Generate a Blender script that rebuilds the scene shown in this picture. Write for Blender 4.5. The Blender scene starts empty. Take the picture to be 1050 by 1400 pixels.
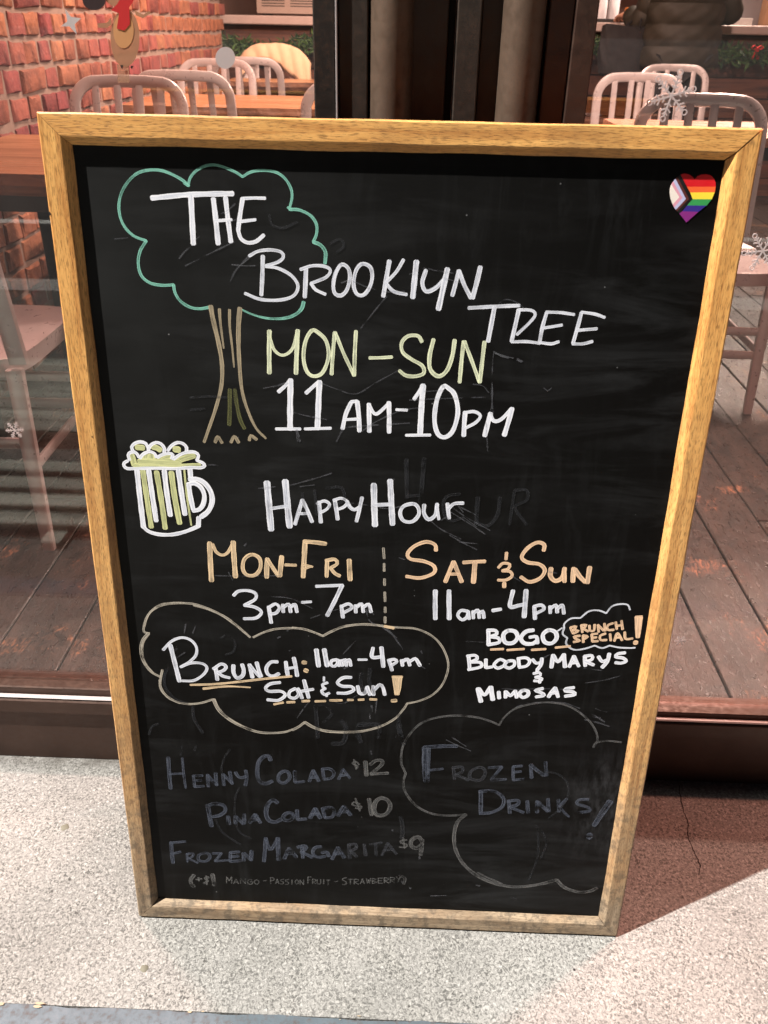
import bpy, bmesh, math, random
from mathutils import Vector, Matrix
random.seed(7)
R_ = math.radians

# ------------------------------------------------------------------ camera, world, sun, exposure
scene = bpy.context.scene
COL = scene.collection
CAM = Vector((0.38585, -0.78434, 1.20507))
CX = Vector((0.9993, 0.0328, 0.01779)); CYd = Vector((0.03192, -0.50453, -0.8628)); CZ = Vector((-0.01932, 0.86277, -0.50523))
cd = bpy.data.cameras.new("camera"); cam = bpy.data.objects.new("camera", cd); COL.objects.link(cam)
cam.matrix_world = Matrix(((CX.x, -CYd.x, -CZ.x, CAM.x), (CX.y, -CYd.y, -CZ.y, CAM.y), (CX.z, -CYd.z, -CZ.z, CAM.z), (0, 0, 0, 1)))
cd.sensor_fit = 'VERTICAL'; cd.sensor_height = 36; cd.sensor_width = 27; cd.lens = 29.21
cd.clip_start = 0.02; cd.clip_end = 500
cd.dof.use_dof = True; cd.dof.focus_distance = 1.25; cd.dof.aperture_fstop = 11
scene.camera = cam

SUN_DIR = Vector((-1.0, -0.287, 1.49)).normalized()       # towards the light over the pavement
elev = math.asin(SUN_DIR.z); az = math.atan2(SUN_DIR.x, SUN_DIR.y)
world = bpy.data.worlds.new("World"); scene.world = world; world.use_nodes = True
wn = world.node_tree; wn.nodes.clear()
sky = wn.nodes.new('ShaderNodeTexSky'); sky.sky_type = 'NISHITA'; sky.sun_disc = False
sky.sun_elevation = elev; sky.sun_rotation = az
bg = wn.nodes.new('ShaderNodeBackground'); bg.inputs[1].default_value = 0.002
wo = wn.nodes.new('ShaderNodeOutputWorld')
wn.links.new(sky.outputs[0], bg.inputs[0]); wn.links.new(bg.outputs[0], wo.inputs[0])
sd = bpy.data.lights.new("sun", 'SUN'); sd.energy = 4.1; sd.angle = R_(0.7); sd.color = (1.0, 0.955, 0.90)
sun = bpy.data.objects.new("sun", sd); COL.objects.link(sun)
sun.rotation_euler = (-SUN_DIR).to_track_quat('-Z', 'Y').to_euler()
def area(name, loc, size, energy, color, target=None, spread=180):
    l = bpy.data.lights.new(name, 'AREA'); l.shape = 'DISK'; l.size = size; l.energy = energy; l.color = color; l.spread = R_(spread)
    o = bpy.data.objects.new(name, l); COL.objects.link(o); o.location = loc
    if target: o.rotation_euler = (Vector(target) - Vector(loc)).to_track_quat('-Z', 'Y').to_euler()
    return o
# the ceiling lamps of the restaurant behind the glass
area("ceiling_lamp", (1.35, 0.80, 2.60), 0.14, 14, (1.0, 0.36, 0.26), (1.35, 0.20, 0), 95)
area("ceiling_lamp", (-0.55, 0.85, 2.60), 0.14, 5, (1.0, 0.50, 0.42), (-0.55, 0.1, 0), 70)
area("ceiling_lamp", (0.1, 2.35, 2.75), 0.35, 20, (1.0, 0.62, 0.50), (-0.55, 3.3, 0.8), 125)
area("ceiling_lamp", (0.2, 4.1, 2.75), 0.35, 50, (1.0, 0.63, 0.50), (-0.3, 4.4, 0.6))
area("ceiling_lamp", (1.9, 2.4, 2.75), 0.35, 64, (1.0, 0.63, 0.53), (1.7, 3.0, 0.6))
area("ceiling_lamp", (2.9, 6.2, 2.75), 0.40, 45, (1.0, 0.72, 0.60), (2.6, 5.6, 1.0))
scene.view_settings.view_transform = 'Standard'; scene.view_settings.look = 'None'
scene.view_settings.exposure = 1.5; scene.view_settings.gamma = 1.0
scene.view_settings.use_curve_mapping = False

# ------------------------------------------------------------------ helpers
def ray(px, py):
    return (CX * ((px - 525) / 1136.0) + CYd * ((py - 700) / 1136.0) + CZ).normalized()
def on_plane(px, py, p0, n):
    d = ray(px, py); return CAM + d * ((p0 - CAM).dot(n) / d.dot(n))
def on_y(px, py, y): return on_plane(px, py, Vector((0, y, 0)), Vector((0, 1, 0)))
def on_z(px, py, z): return on_plane(px, py, Vector((0, 0, z)), Vector((0, 0, 1)))

def tag(o, label=None, cat=None, group=None, kind=None):
    if label: o['label'] = label
    if cat: o['category'] = cat
    if group: o['group'] = group
    if kind: o['kind'] = kind
    return o
def empty(name, loc=(0, 0, 0), rz=0.0, **k):
    o = bpy.data.objects.new(name, None); COL.objects.link(o); o.location = loc; o.rotation_euler = (0, 0, rz)
    o.empty_display_size = 0.05
    return tag(o, **k)
def link(name, me, parent=None, loc=None, rot=None, scale=None, **k):
    o = bpy.data.objects.new(name, me); COL.objects.link(o)
    if parent is not None: o.parent = parent
    if loc is not None: o.location = loc
    if rot is not None: o.rotation_euler = rot
    if scale is not None: o.scale = scale
    return tag(o, **k)
class MB:
    def __init__(s): s.v = []; s.f = []; s.m = []; s.uv = {}
    def add(s, vs, fs, mi=0, uvs=None):
        b = len(s.v); s.v += [tuple(v) for v in vs]
        for f in fs:
            s.f.append(tuple(b + i for i in f)); s.m.append(mi)
        if uvs is not None:
            for i, u in enumerate(uvs): s.uv[b + i] = u
        return s
    def box(s, x0, x1, y0, y1, z0, z1, mi=0):
        vs = [(x, y, z) for z in (z0, z1) for y in (y0, y1) for x in (x0, x1)]
        return s.add(vs, [(0, 2, 3, 1), (4, 5, 7, 6), (0, 1, 5, 4), (2, 6, 7, 3), (0, 4, 6, 2), (1, 3, 7, 5)], mi)
    def sweep(s, pts, w, d=None, n=8, side=None, mi=0, caps=True, power=3.0):
        """rounded-rectangle (w x d) or round section swept along pts"""
        pts = [Vector(p) for p in pts]; N = len(pts); d = w if d is None else d
        ws = w if isinstance(w, (list, tuple)) else [w] * N
        ds = d if isinstance(d, (list, tuple)) else [d] * N
        ref = Vector(side) if side is not None else None
        rings = []; prev = None
        for i, p in enumerate(pts):
            t = (pts[min(i + 1, N - 1)] - pts[max(i - 1, 0)]).normalized()
            if ref is not None: a = ref - t * ref.dot(t)
            elif prev is None:
                q = Vector((0, 0, 1)) if abs(t.z) < 0.9 else Vector((1, 0, 0)); a = q - t * q.dot(t)
            else: a = prev - t * prev.dot(t)
            a.normalize(); prev = a; b = t.cross(a)
            ring = []
            for k in range(n):
                th = 2 * math.pi * (k + 0.5) / n; c, si = math.cos(th), math.sin(th)
                e = 2.0 / power
                ring.append(p + a * (ws[i] / 2 * math.copysign(abs(c) ** e, c)) + b * (ds[i] / 2 * math.copysign(abs(si) ** e, si)))
            rings.append(ring)
        vs = [v for r in rings for v in r]; fs = []
        for i in range(N - 1):
            for k in range(n):
                k2 = (k + 1) % n; fs.append((i * n + k, i * n + k2, (i + 1) * n + k2, (i + 1) * n + k))
        if caps: fs += [tuple(range(n))[::-1], tuple((N - 1) * n + k for k in range(n))]
        return s.add(vs, fs, mi)
    def mesh(s, name, mats, smooth=False, bevel=0.0, seg=1, fix=True):
        me = bpy.data.meshes.new(name); me.from_pydata(s.v, [], s.f)
        for m in (mats if isinstance(mats, (list, tuple)) else [mats]): me.materials.append(m)
        for p, mi in zip(me.polygons, s.m): p.material_index = mi
        if s.uv:
            l = me.uv_layers.new(name='UVMap')
            for lp in me.loops: l.data[lp.index].uv = s.uv.get(lp.vertex_index, (0, 0))
        if bevel or fix:
            bm = bmesh.new(); bm.from_mesh(me)
            if bevel:
                bmesh.ops.bevel(bm, geom=bm.edges[:], offset=bevel, segments=seg, profile=0.7, affect='EDGES', clamp_overlap=True)
            if fix: bmesh.ops.recalc_face_normals(bm, faces=bm.faces[:])
            bm.to_mesh(me); bm.free()
        if smooth:
            for p in me.polygons: p.use_smooth = True
            try: me.set_sharp_from_angle(angle=R_(38))
            except Exception: pass
        me.update(); return me
    def build(s, name, mats, parent=None, loc=None, rot=None, smooth=False, bevel=0.0, seg=1, fix=True, **k):
        return link(name, s.mesh(name, mats, smooth, bevel, seg, fix), parent, loc, rot, **k)
def copy_thing(src, loc, rz, name=None, label=None):
    def cp(o, par):
        c = o.copy(); COL.objects.link(c)
        if par is not None: c.parent = par
        for ch in kids.get(o.name, []): cp(ch, c)
        return c
    kids = {}
    for o in bpy.data.objects:
        if o.parent: kids.setdefault(o.parent.name, []).append(o)
    r = cp(src, None); r.location = loc; r.rotation_euler = (0, 0, rz)
    if label: r['label'] = label
    return r

# ------------------------------------------------------------------ materials
def mat(name, base=(0.5, 0.5, 0.5), rough=0.6, metal=0.0, spec=0.5):
    m = bpy.data.materials.new(name); m.use_nodes = True; nt = m.node_tree
    b = nt.nodes['Principled BSDF']; b.inputs['Base Color'].default_value = (*base, 1)
    b.inputs['Roughness'].default_value = rough; b.inputs['Metallic'].default_value = metal
    b.inputs['Specular IOR Level'].default_value = spec
    m.diffuse_color = (*base, 1)
    return m, nt, b
def N(nt, t, **k):
    n = nt.nodes.new(t)
    for a, v in k.items():
        if a in n.inputs.keys(): n.inputs[a].default_value = v
        else: setattr(n, a, v)
    return n
def ramp(nt, fac, stops, interp='LINEAR'):
    r = nt.nodes.new('ShaderNodeValToRGB'); r.color_ramp.interpolation = interp
    e = r.color_ramp.elements
    while len(e) < len(stops): e.new(0.5)
    for el, (p, c) in zip(e, stops):
        el.position = p; el.color = (*c, 1) if len(c) == 3 else c
    nt.links.new(fac, r.inputs[0]); return r.outputs[0]
def gray(v): return (v, v, v)
def coords(nt, kind='Object', scale=(1, 1, 1), rot=(0, 0, 0), obj=None):
    tc = nt.nodes.new('ShaderNodeTexCoord')
    if obj is not None: tc.object = obj
    mp = nt.nodes.new('ShaderNodeMapping'); mp.inputs['Scale'].default_value = scale; mp.inputs['Rotation'].default_value = rot
    nt.links.new(tc.outputs[kind], mp.inputs[0]); return mp.outputs[0]
def noise(nt, vec, scale, detail=4, rough=0.55, dist=0.0):
    n = N(nt, 'ShaderNodeTexNoise'); n.inputs['Scale'].default_value = scale; n.inputs['Detail'].default_value = detail
    n.inputs['Roughness'].default_value = rough; n.inputs['Distortion'].default_value = dist
    if vec is not None: nt.links.new(vec, n.inputs['Vector'])
    return n.outputs['Fac']
def mix(nt, a, b, fac, mode='MIX'):
    m = nt.nodes.new('ShaderNodeMix'); m.data_type = 'RGBA'; m.blend_type = mode
    def put(sock, v):
        if isinstance(v, bpy.types.NodeSocket): nt.links.new(v, sock)
        elif isinstance(v, (int, float)): sock.default_value = v
        else: sock.default_value = (*v, 1)
    if isinstance(fac, bpy.types.NodeSocket): nt.links.new(fac, m.inputs[0])
    else: m.inputs[0].default_value = fac
    put(m.inputs[6], a); put(m.inputs[7], b); return m.outputs[2]
def math_(nt, op, a, b=None, clamp=False):
    m = nt.nodes.new('ShaderNodeMath'); m.operation = op; m.use_clamp = clamp
    for i, v in enumerate((a, b)):
        if v is None: continue
        if isinstance(v, bpy.types.NodeSocket): nt.links.new(v, m.inputs[i])
        else: m.inputs[i].default_value = v
    return m.outputs[0]
def bump(nt, b, h, strength=0.3, dist=0.002):
    n = nt.nodes.new('ShaderNodeBump'); n.inputs['Strength'].default_value = strength; n.inputs['Distance'].default_value = dist
    nt.links.new(h, n.inputs['Height']); nt.links.new(n.outputs[0], b.inputs['Normal'])
def obj_random(nt):
    return nt.nodes.new('ShaderNodeObjectInfo').outputs['Random']

def simple(name, base, rough=0.6, metal=0.0, var=0.25, scale=30, bmp=0.0, spec=0.5):
    m, nt, b = mat(name, base, rough, metal, spec)
    v = coords(nt); n = noise(nt, v, scale, 5)
    c = mix(nt, tuple(x * (1 - var) for x in base), tuple(min(1, x * (1 + var)) for x in base), n)
    nt.links.new(c, b.inputs['Base Color'])
    r = ramp(nt, n, [(0.3, gray(max(0.03, rough - 0.1))), (0.7, gray(min(1, rough + 0.1)))])
    nt.links.new(r, b.inputs['Roughness'])
    if bmp: bump(nt, b, n, bmp, 0.002)
    return m

def m_pavement():
    m, nt, b = mat("concrete_pavement", (0.3, 0.3, 0.28), 0.9)
    v = coords(nt)
    big = noise(nt, v, 2.4, 5, 0.6); mid = noise(nt, v, 22, 4)
    worm = noise(nt, v, 240, 3, 0.6, 0.9); fine = noise(nt, v, 700, 2, 0.6)
    base = mix(nt, (0.175, 0.173, 0.161), (0.285, 0.277, 0.261), ramp(nt, big, [(0.35, gray(0)), (0.65, gray(1))]))
    base = mix(nt, base, (0.24, 0.235, 0.215), ramp(nt, mid, [(0.45, gray(0)), (0.75, gray(0.6))]))
    dens = ramp(nt, mid, [(0.3, gray(0.50)), (0.7, gray(1.0))])
    pit = ramp(nt, worm, [(0.40, gray(1)), (0.50, gray(0))])
    base = mix(nt, base, (0.070, 0.068, 0.064), math_(nt, 'MULTIPLY', pit, dens))
    base = mix(nt, base, (0.50, 0.485, 0.46), ramp(nt, worm, [(0.56, gray(0)), (0.70, gray(0.65))]))
    spot = N(nt, 'ShaderNodeTexVoronoi'); spot.inputs['Scale'].default_value = 60; nt.links.new(v, spot.inputs['Vector'])
    sp = ramp(nt, spot.outputs['Distance'], [(0.10, gray(0.9)), (0.17, gray(0))])
    base = mix(nt, base, (0.05, 0.046, 0.042), math_(nt, 'MULTIPLY', sp, ramp(nt, noise(nt, v, 23, 3), [(0.52, gray(0)), (0.60, gray(1))])))
    sp2 = nt.nodes.new('ShaderNodeSeparateXYZ'); nt.links.new(v, sp2.inputs[0])
    wall_band = math_(nt, 'MULTIPLY', ramp(nt, sp2.outputs['Y'], [(0.27, gray(0)), (0.312, gray(0.8))]), ramp(nt, noise(nt, v, 26, 5, 0.7), [(0.35, gray(0.3)), (0.6, gray(1))]))
    base = mix(nt, base, (0.06, 0.053, 0.045), wall_band)  # concrete mottled darker towards the wall base
    nt.links.new(base, b.inputs['Base Color'])
    h = math_(nt, 'ADD', worm, math_(nt, 'MULTIPLY', fine, 0.35))
    bump(nt, b, h, 0.75, 0.0028)
    return m
def m_oak(grain_axis_obj=None, name="golden_oak"):
    """u of the UV map runs along the rail in metres, v across it"""
    m, nt, b = mat(name, (0.4, 0.2, 0.07), 0.42)
    tc = nt.nodes.new('ShaderNodeTexCoord')
    mp = nt.nodes.new('ShaderNodeMapping'); mp.inputs['Scale'].default_value = (6, 110, 1); nt.links.new(tc.outputs['UV'], mp.inputs[0])
    mp2 = nt.nodes.new('ShaderNodeMapping'); mp2.inputs['Scale'].default_value = (95, 900, 1); nt.links.new(tc.outputs['UV'], mp2.inputs[0])
    g1 = noise(nt, mp.outputs[0], 1.0, 5, 0.6, 0.6); g2 = noise(nt, mp2.outputs[0], 1.0, 3, 0.55, 0.3)
    c = mix(nt, (0.52, 0.230, 0.060), (0.84, 0.450, 0.135), ramp(nt, g1, [(0.32, gray(0)), (0.68, gray(1))]))
    pores = ramp(nt, g2, [(0.36, gray(0.62)), (0.48, gray(0))])
    c = mix(nt, c, (0.13, 0.055, 0.015), pores)
    c = mix(nt, c, (0.72, 0.47, 0.17), ramp(nt, g2, [(0.58, gray(0)), (0.72, gray(0.45))]))
    # weathered towards the foot of the board: varnish gone, wood grey
    to = nt.nodes.new('ShaderNodeTexCoord'); to.object = grain_axis_obj
    sep = nt.nodes.new('ShaderNodeSeparateXYZ'); nt.links.new(to.outputs['Object'], sep.inputs[0])
    wn_ = noise(nt, to.outputs['Object'], 9, 4)
    hgt = math_(nt, 'ADD', sep.outputs['Z'], math_(nt, 'MULTIPLY', math_(nt, 'SUBTRACT', wn_, 0.5), 0.35))
    wea = ramp(nt, hgt, [(0.02, gray(0.95)), (0.18, gray(0.68)), (0.42, gray(0.28)), (0.85, gray(0.03))])
    gc = mix(nt, (0.15, 0.11, 0.07), (0.35, 0.275, 0.19), ramp(nt, g1, [(0.3, gray(0)), (0.7, gray(1))]))
    gc = mix(nt, gc, (0.07, 0.045, 0.028), pores)
    c = mix(nt, c, gc, wea)
    st = noise(nt, to.outputs['Object'], 38, 4)
    c = mix(nt, c, (0.10, 0.055, 0.03), ramp(nt, st, [(0.64, gray(0)), (0.74, gray(0.6))]))
    c = mix(nt, c, (0.20, 0.105, 0.045), ramp(nt, noise(nt, to.outputs['Object'], 6.5, 6, 0.7), [(0.50, gray(0)), (0.72, gray(0.55))]))
    nt.links.new(c, b.inputs['Base Color'])
    grime = math_(nt, 'MULTIPLY', ramp(nt, noise(nt, to.outputs['Object'], 60, 5, 0.7), [(0.48, gray(0)), (0.60, gray(0.75))]), wea)
    c2 = mix(nt, c, (0.085, 0.065, 0.045), grime); nt.links.new(c2, b.inputs['Base Color'])
    rr = mix(nt, gray(0.40), gray(0.75), wea); nt.links.new(rr, b.inputs['Roughness'])
    bump(nt, b, math_(nt, 'SUBTRACT', g1, math_(nt, 'MULTIPLY', pores, 0.6)), 0.35, 0.0008)
    return m
def m_slate(obj):
    m, nt, b = mat("black_chalkboard", (0.012, 0.012, 0.012), 0.42, 0, 0.10)
    v = coords(nt, 'Object', (1, 1, 1), obj=obj)
    big = noise(nt, v, 3.2, 5, 0.6, 0.6)
    vs = coords(nt, 'Object', (3, 1, 16), (0, R_(24), 0), obj); vs2 = coords(nt, 'Object', (22, 1, 4), (0, R_(-18), 0), obj)
    s1 = noise(nt, vs, 1.6, 6, 0.65, 0.8); s2 = noise(nt, vs2, 1.4, 6, 0.65, 1.0)
    sm = math_(nt, 'MULTIPLY', ramp(nt, s1, [(0.46, gray(0)), (0.80, gray(1))]), ramp(nt, big, [(0.40, gray(0.15)), (0.7, gray(1))]))
    sm2 = math_(nt, 'MULTIPLY', ramp(nt, s2, [(0.50, gray(0)), (0.80, gray(0.8))]), ramp(nt, big, [(0.35, gray(1)), (0.6, gray(0.1))]))
    c = mix(nt, (0.0032, 0.0029, 0.0026), (0.026, 0.027, 0.028), math_(nt, 'ADD', sm, math_(nt, 'MULTIPLY', sm2, 0.6), True))
    sep = nt.nodes.new('ShaderNodeSeparateXYZ'); nt.links.new(v, sep.inputs[0])
    lft = ramp(nt, sep.outputs['X'], [(0.03, gray(1)), (0.42, gray(0.30)), (0.7, gray(0.0))])
    up = ramp(nt, sep.outputs['Z'], [(0.35, gray(0)), (0.95, gray(1))])
    sheen = math_(nt, 'MULTIPLY', lft, up)  # sheen of the light from the upper left, put into the panel colour
    c = mix(nt, c, (0.019, 0.0195, 0.019), math_(nt, 'MULTIPLY', sheen, ramp(nt, noise(nt, v, 9, 5), [(0.25, gray(0.45)), (0.7, gray(1))])))
    # rubbed chalk along the lower right edge
    w1 = ramp(nt, sep.outputs['X'], [(0.615, gray(0)), (0.68, gray(1))])
    w2 = math_(nt, 'MULTIPLY', ramp(nt, sep.outputs['Z'], [(0.13, gray(0)), (0.22, gray(1))]), ramp(nt, sep.outputs['Z'], [(0.28, gray(1)), (0.36, gray(0))]))
    w3 = ramp(nt, noise(nt, coords(nt, 'Object', (40, 1, 14), (0, R_(12), 0), obj), 1.5, 6, 0.7), [(0.45, gray(0)), (0.72, gray(1))])
    c = mix(nt, c, (0.042, 0.042, 0.045), math_(nt, 'MULTIPLY', math_(nt, 'MULTIPLY', w1, w2), w3))
    spk = N(nt, 'ShaderNodeTexVoronoi'); spk.inputs['Scale'].default_value = 55; nt.links.new(v, spk.inputs['Vector'])
    c = mix(nt, c, (0.22, 0.22, 0.22), math_(nt, 'MULTIPLY', ramp(nt, spk.outputs['Distance'], [(0.035, gray(0.8)), (0.06, gray(0))]), ramp(nt, noise(nt, v, 14, 2), [(0.60, gray(0)), (0.66, gray(1))])))
    nt.links.new(c, b.inputs['Base Color'])
    nt.links.new(ramp(nt, s1, [(0.3, gray(0.34)), (0.7, gray(0.52))]), b.inputs['Roughness'])
    bump(nt, b, noise(nt, v, 260, 3), 0.05, 0.0006)
    return m
def m_chalk(name, col, cover=0.9, edge=0.3, streak=0.35):
    m, nt, b = mat(name, col, 0.8, 0, 0.15)
    tc = nt.nodes.new('ShaderNodeTexCoord')
    mp = nt.nodes.new('ShaderNodeMapping'); mp.inputs['Scale'].default_value = (28, 2.6, 1); nt.links.new(tc.outputs['UV'], mp.inputs[0])
    s = noise(nt, mp.outputs[0], 1.0, 4, 0.65, 0.3)
    o = noise(nt, tc.outputs['Object'], 55, 3)
    sep = nt.nodes.new('ShaderNodeSeparateXYZ'); nt.links.new(tc.outputs['UV'], sep.inputs[0])
    e = math_(nt, 'POWER', math_(nt, 'ABSOLUTE', sep.outputs['Y']), 3.0)
    a = math_(nt, 'ADD', math_(nt, 'MULTIPLY', e, edge), ramp(nt, s, [(0.30, gray(max(0.0, cover - streak * 1.3))), (0.62, gray(cover))]))
    a = math_(nt, 'SUBTRACT', a, math_(nt, 'MULTIPLY', ramp(nt, o, [(0.52, gray(0)), (0.75, gray(1))]), streak * 0.9), True)
    inner = tuple(x * k for x, k in zip(col, (0.70, 0.74, 0.82)))
    sA = math_(nt, 'ADD', ramp(nt, s, [(0.38, gray(0)), (0.60, gray(0.75))]), math_(nt, 'MULTIPLY', e, 0.7), True)
    c = mix(nt, inner, col, sA)
    nt.links.new(c, b.inputs['Base Color']); nt.links.new(a, b.inputs['Alpha'])
    return m
def m_wood(name, dark, light, scale=(2, 22, 22), rough=0.45, rnd=0.25, bmp=0.3, spec=0.5):
    m, nt, b = mat(name, light, rough, 0, spec)
    v = coords(nt, 'Object', scale)
    oi = obj_random(nt)
    add = nt.nodes.new('ShaderNodeVectorMath'); add.operation = 'ADD'; nt.links.new(v, add.inputs[0])
    cmb = nt.nodes.new('ShaderNodeCombineXYZ'); nt.links.new(math_(nt, 'MULTIPLY', oi, 37.0), cmb.inputs[0]); nt.links.new(cmb.outputs[0], add.inputs[1])
    g = noise(nt, add.outputs[0], 1.0, 6, 0.6, 0.7)
    c = mix(nt, dark, light, ramp(nt, g, [(0.32, gray(0)), (0.68, gray(1))]))
    hsv = nt.nodes.new('ShaderNodeHueSaturation'); nt.links.new(c, hsv.inputs['Color'])
    nt.links.new(math_(nt, 'ADD', math_(nt, 'MULTIPLY', oi, 2 * rnd), 1 - rnd), hsv.inputs['Value'])
    nt.links.new(hsv.outputs[0], b.inputs['Base Color'])
    nt.links.new(ramp(nt, g, [(0.3, gray(rough + 0.12)), (0.7, gray(max(0.05, rough - 0.1)))]), b.inputs['Roughness'])
    bump(nt, b, g, bmp, 0.002)
    return m
def m_floor():
    m, nt, b = mat("worn_floorboards", (0.1, 0.05, 0.03), 0.4)
    tc = nt.nodes.new('ShaderNodeNewGeometry'); pos = tc.outputs['Position']
    mp = nt.nodes.new('ShaderNodeMapping'); mp.inputs['Scale'].default_value = (26, 3.0, 1); nt.links.new(pos, mp.inputs[0])
    mp2 = nt.nodes.new('ShaderNodeMapping'); mp2.inputs['Scale'].default_value = (120, 45, 1); nt.links.new(pos, mp2.inputs[0])
    g = noise(nt, mp.outputs[0], 1, 6, 0.65, 0.8); w = noise(nt, pos, 5.5, 6, 0.7, 0.4); f = noise(nt, mp2.outputs[0], 1, 5, 0.7, 1.0)
    c = mix(nt, (0.016, 0.0112, 0.0092), (0.050, 0.036, 0.029), ramp(nt, g, [(0.3, gray(0)), (0.7, gray(1))]))
    blot = noise(nt, pos, 14, 7, 0.75, 0.8)
    c = mix(nt, c, (0.010, 0.007, 0.006), ramp(nt, blot, [(0.50, gray(0)), (0.62, gray(0.85))]))
    c = mix(nt, c, (0.115, 0.088, 0.075), ramp(nt, noise(nt, mp2.outputs[0], 2.2, 6, 0.75), [(0.60, gray(0)), (0.70, gray(0.6))]))
    wear = math_(nt, 'MULTIPLY', ramp(nt, w, [(0.56, gray(0)), (0.64, gray(1))]), ramp(nt, f, [(0.50, gray(0)), (0.60, gray(1))]))
    c = mix(nt, c, (0.40, 0.19, 0.09), math_(nt, 'MULTIPLY', wear, 0.75))
    hsv = nt.nodes.new('ShaderNodeHueSaturation'); nt.links.new(c, hsv.inputs['Color'])
    nt.links.new(math_(nt, 'ADD', math_(nt, 'MULTIPLY', obj_random(nt), 0.5), 0.75), hsv.inputs['Value'])
    nt.links.new(hsv.outputs[0], b.inputs['Base Color'])
    nt.links.new(ramp(nt, f, [(0.3, gray(0.20)), (0.7, gray(0.46))]), b.inputs['Roughness'])
    bump(nt, b, math_(nt, 'ADD', math_(nt, 'ADD', g, f), blot), 0.55, 0.003)
    return m
def m_brick():
    m, nt, b = mat("old_red_brick", (0.35, 0.11, 0.06), 0.85)
    v = coords(nt, 'Object', (1, 1, 1)); oi = obj_random(nt)
    add = nt.nodes.new('ShaderNodeVectorMath'); add.operation = 'ADD'; nt.links.new(v, add.inputs[0])
    cmb = nt.nodes.new('ShaderNodeCombineXYZ'); nt.links.new(math_(nt, 'MULTIPLY', oi, 51.0), cmb.inputs[1]); nt.links.new(cmb.outputs[0], add.inputs[1])
    n1 = noise(nt, add.outputs[0], 18, 5, 0.6); n2 = noise(nt, add.outputs[0], 75, 4, 0.65)
    c = mix(nt, (0.12, 0.032, 0.024), (0.29, 0.085, 0.055), ramp(nt, n1, [(0.3, gray(0)), (0.7, gray(1))]))
    c = mix(nt, c, (0.40, 0.26, 0.21), ramp(nt, n2, [(0.60, gray(0)), (0.74, gray(0.55))]))
    c = mix(nt, c, (0.09, 0.035, 0.025), ramp(nt, n2, [(0.26, gray(0.8)), (0.38, gray(0))]))
    hsv = nt.nodes.new('ShaderNodeHueSaturation'); nt.links.new(c, hsv.inputs['Color'])
    nt.links.new(math_(nt, 'ADD', math_(nt, 'MULTIPLY', oi, 0.05), 0.475), hsv.inputs['Hue'])
    nt.links.new(math_(nt, 'ADD', math_(nt, 'MULTIPLY', oi, 0.55), 0.72), hsv.inputs['Value'])
    nt.links.new(hsv.outputs[0], b.inputs['Base Color'])
    bump(nt, b, math_(nt, 'ADD', n1, n2), 0.8, 0.006)
    return m
def m_glass():
    m = bpy.data.materials.new("window_glass"); m.use_nodes = True; nt = m.node_tree; nt.nodes.clear()
    tr = N(nt, 'ShaderNodeBsdfTransparent'); tr.inputs[0].default_value = (0.90, 0.92, 0.91, 1)
    gl = N(nt, 'ShaderNodeBsdfGlossy'); gl.inputs['Roughness'].default_value = 0.012; gl.inputs[0].default_value = (1, 1, 1, 1)
    geo = N(nt, 'ShaderNodeNewGeometry'); dt = N(nt, 'ShaderNodeVectorMath'); dt.operation = 'DOT_PRODUCT'
    nt.links.new(geo.outputs['Normal'], dt.inputs[0]); nt.links.new(geo.outputs['Incoming'], dt.inputs[1])
    cs = math_(nt, 'ABSOLUTE', dt.outputs['Value'])       # Schlick reflectance, the same for both faces of the thin pane
    f2 = math_(nt, 'ADD', math_(nt, 'MULTIPLY', math_(nt, 'POWER', math_(nt, 'SUBTRACT', 1.0, cs, True), 5.0), 0.95), 0.045, True)
    mx = N(nt, 'ShaderNodeMixShader'); out = N(nt, 'ShaderNodeOutputMaterial')
    # thin uneven film of dust and wiping marks
    df = N(nt, 'ShaderNodeBsdfDiffuse'); df.inputs[0].default_value = (0.55, 0.53, 0.50, 1); m2 = N(nt, 'ShaderNodeMixShader')
    v = coords(nt, 'Object', (3, 3, 1.2), (0, R_(35), 0)); d1 = noise(nt, v, 2.2, 6, 0.65, 1.2)
    nt.links.new(ramp(nt, d1, [(0.40, gray(0.002)), (0.78, gray(0.035))]), m2.inputs[0])
    nt.links.new(tr.outputs[0], m2.inputs[1]); nt.links.new(df.outputs[0], m2.inputs[2])
    nt.links.new(f2, mx.inputs[0]); nt.links.new(m2.outputs[0], mx.inputs[1]); nt.links.new(gl.outputs[0], mx.inputs[2]); nt.links.new(mx.outputs[0], out.inputs[0])
    m.diffuse_color = (0.6, 0.7, 0.7, 0.3)
    return m
def m_translucent(name, col, alpha):
    m, nt, b = mat(name, col, 0.6); b.inputs['Alpha'].default_value = alpha; return m
def m_brushed(name, base, rough=0.38, metal=0.75):
    m, nt, b = mat(name, base, rough, metal)
    n = noise(nt, coords(nt), 45, 5)
    n2 = noise(nt, coords(nt), 14, 4)
    nt.links.new(mix(nt, tuple(x * 0.8 for x in base), tuple(min(1, x * 1.15) for x in base), n2), b.inputs['Base Color'])
    nt.links.new(ramp(nt, n, [(0.3, gray(rough - 0.05)), (0.7, gray(rough + 0.08))]), b.inputs['Roughness'])
    return m
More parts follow.
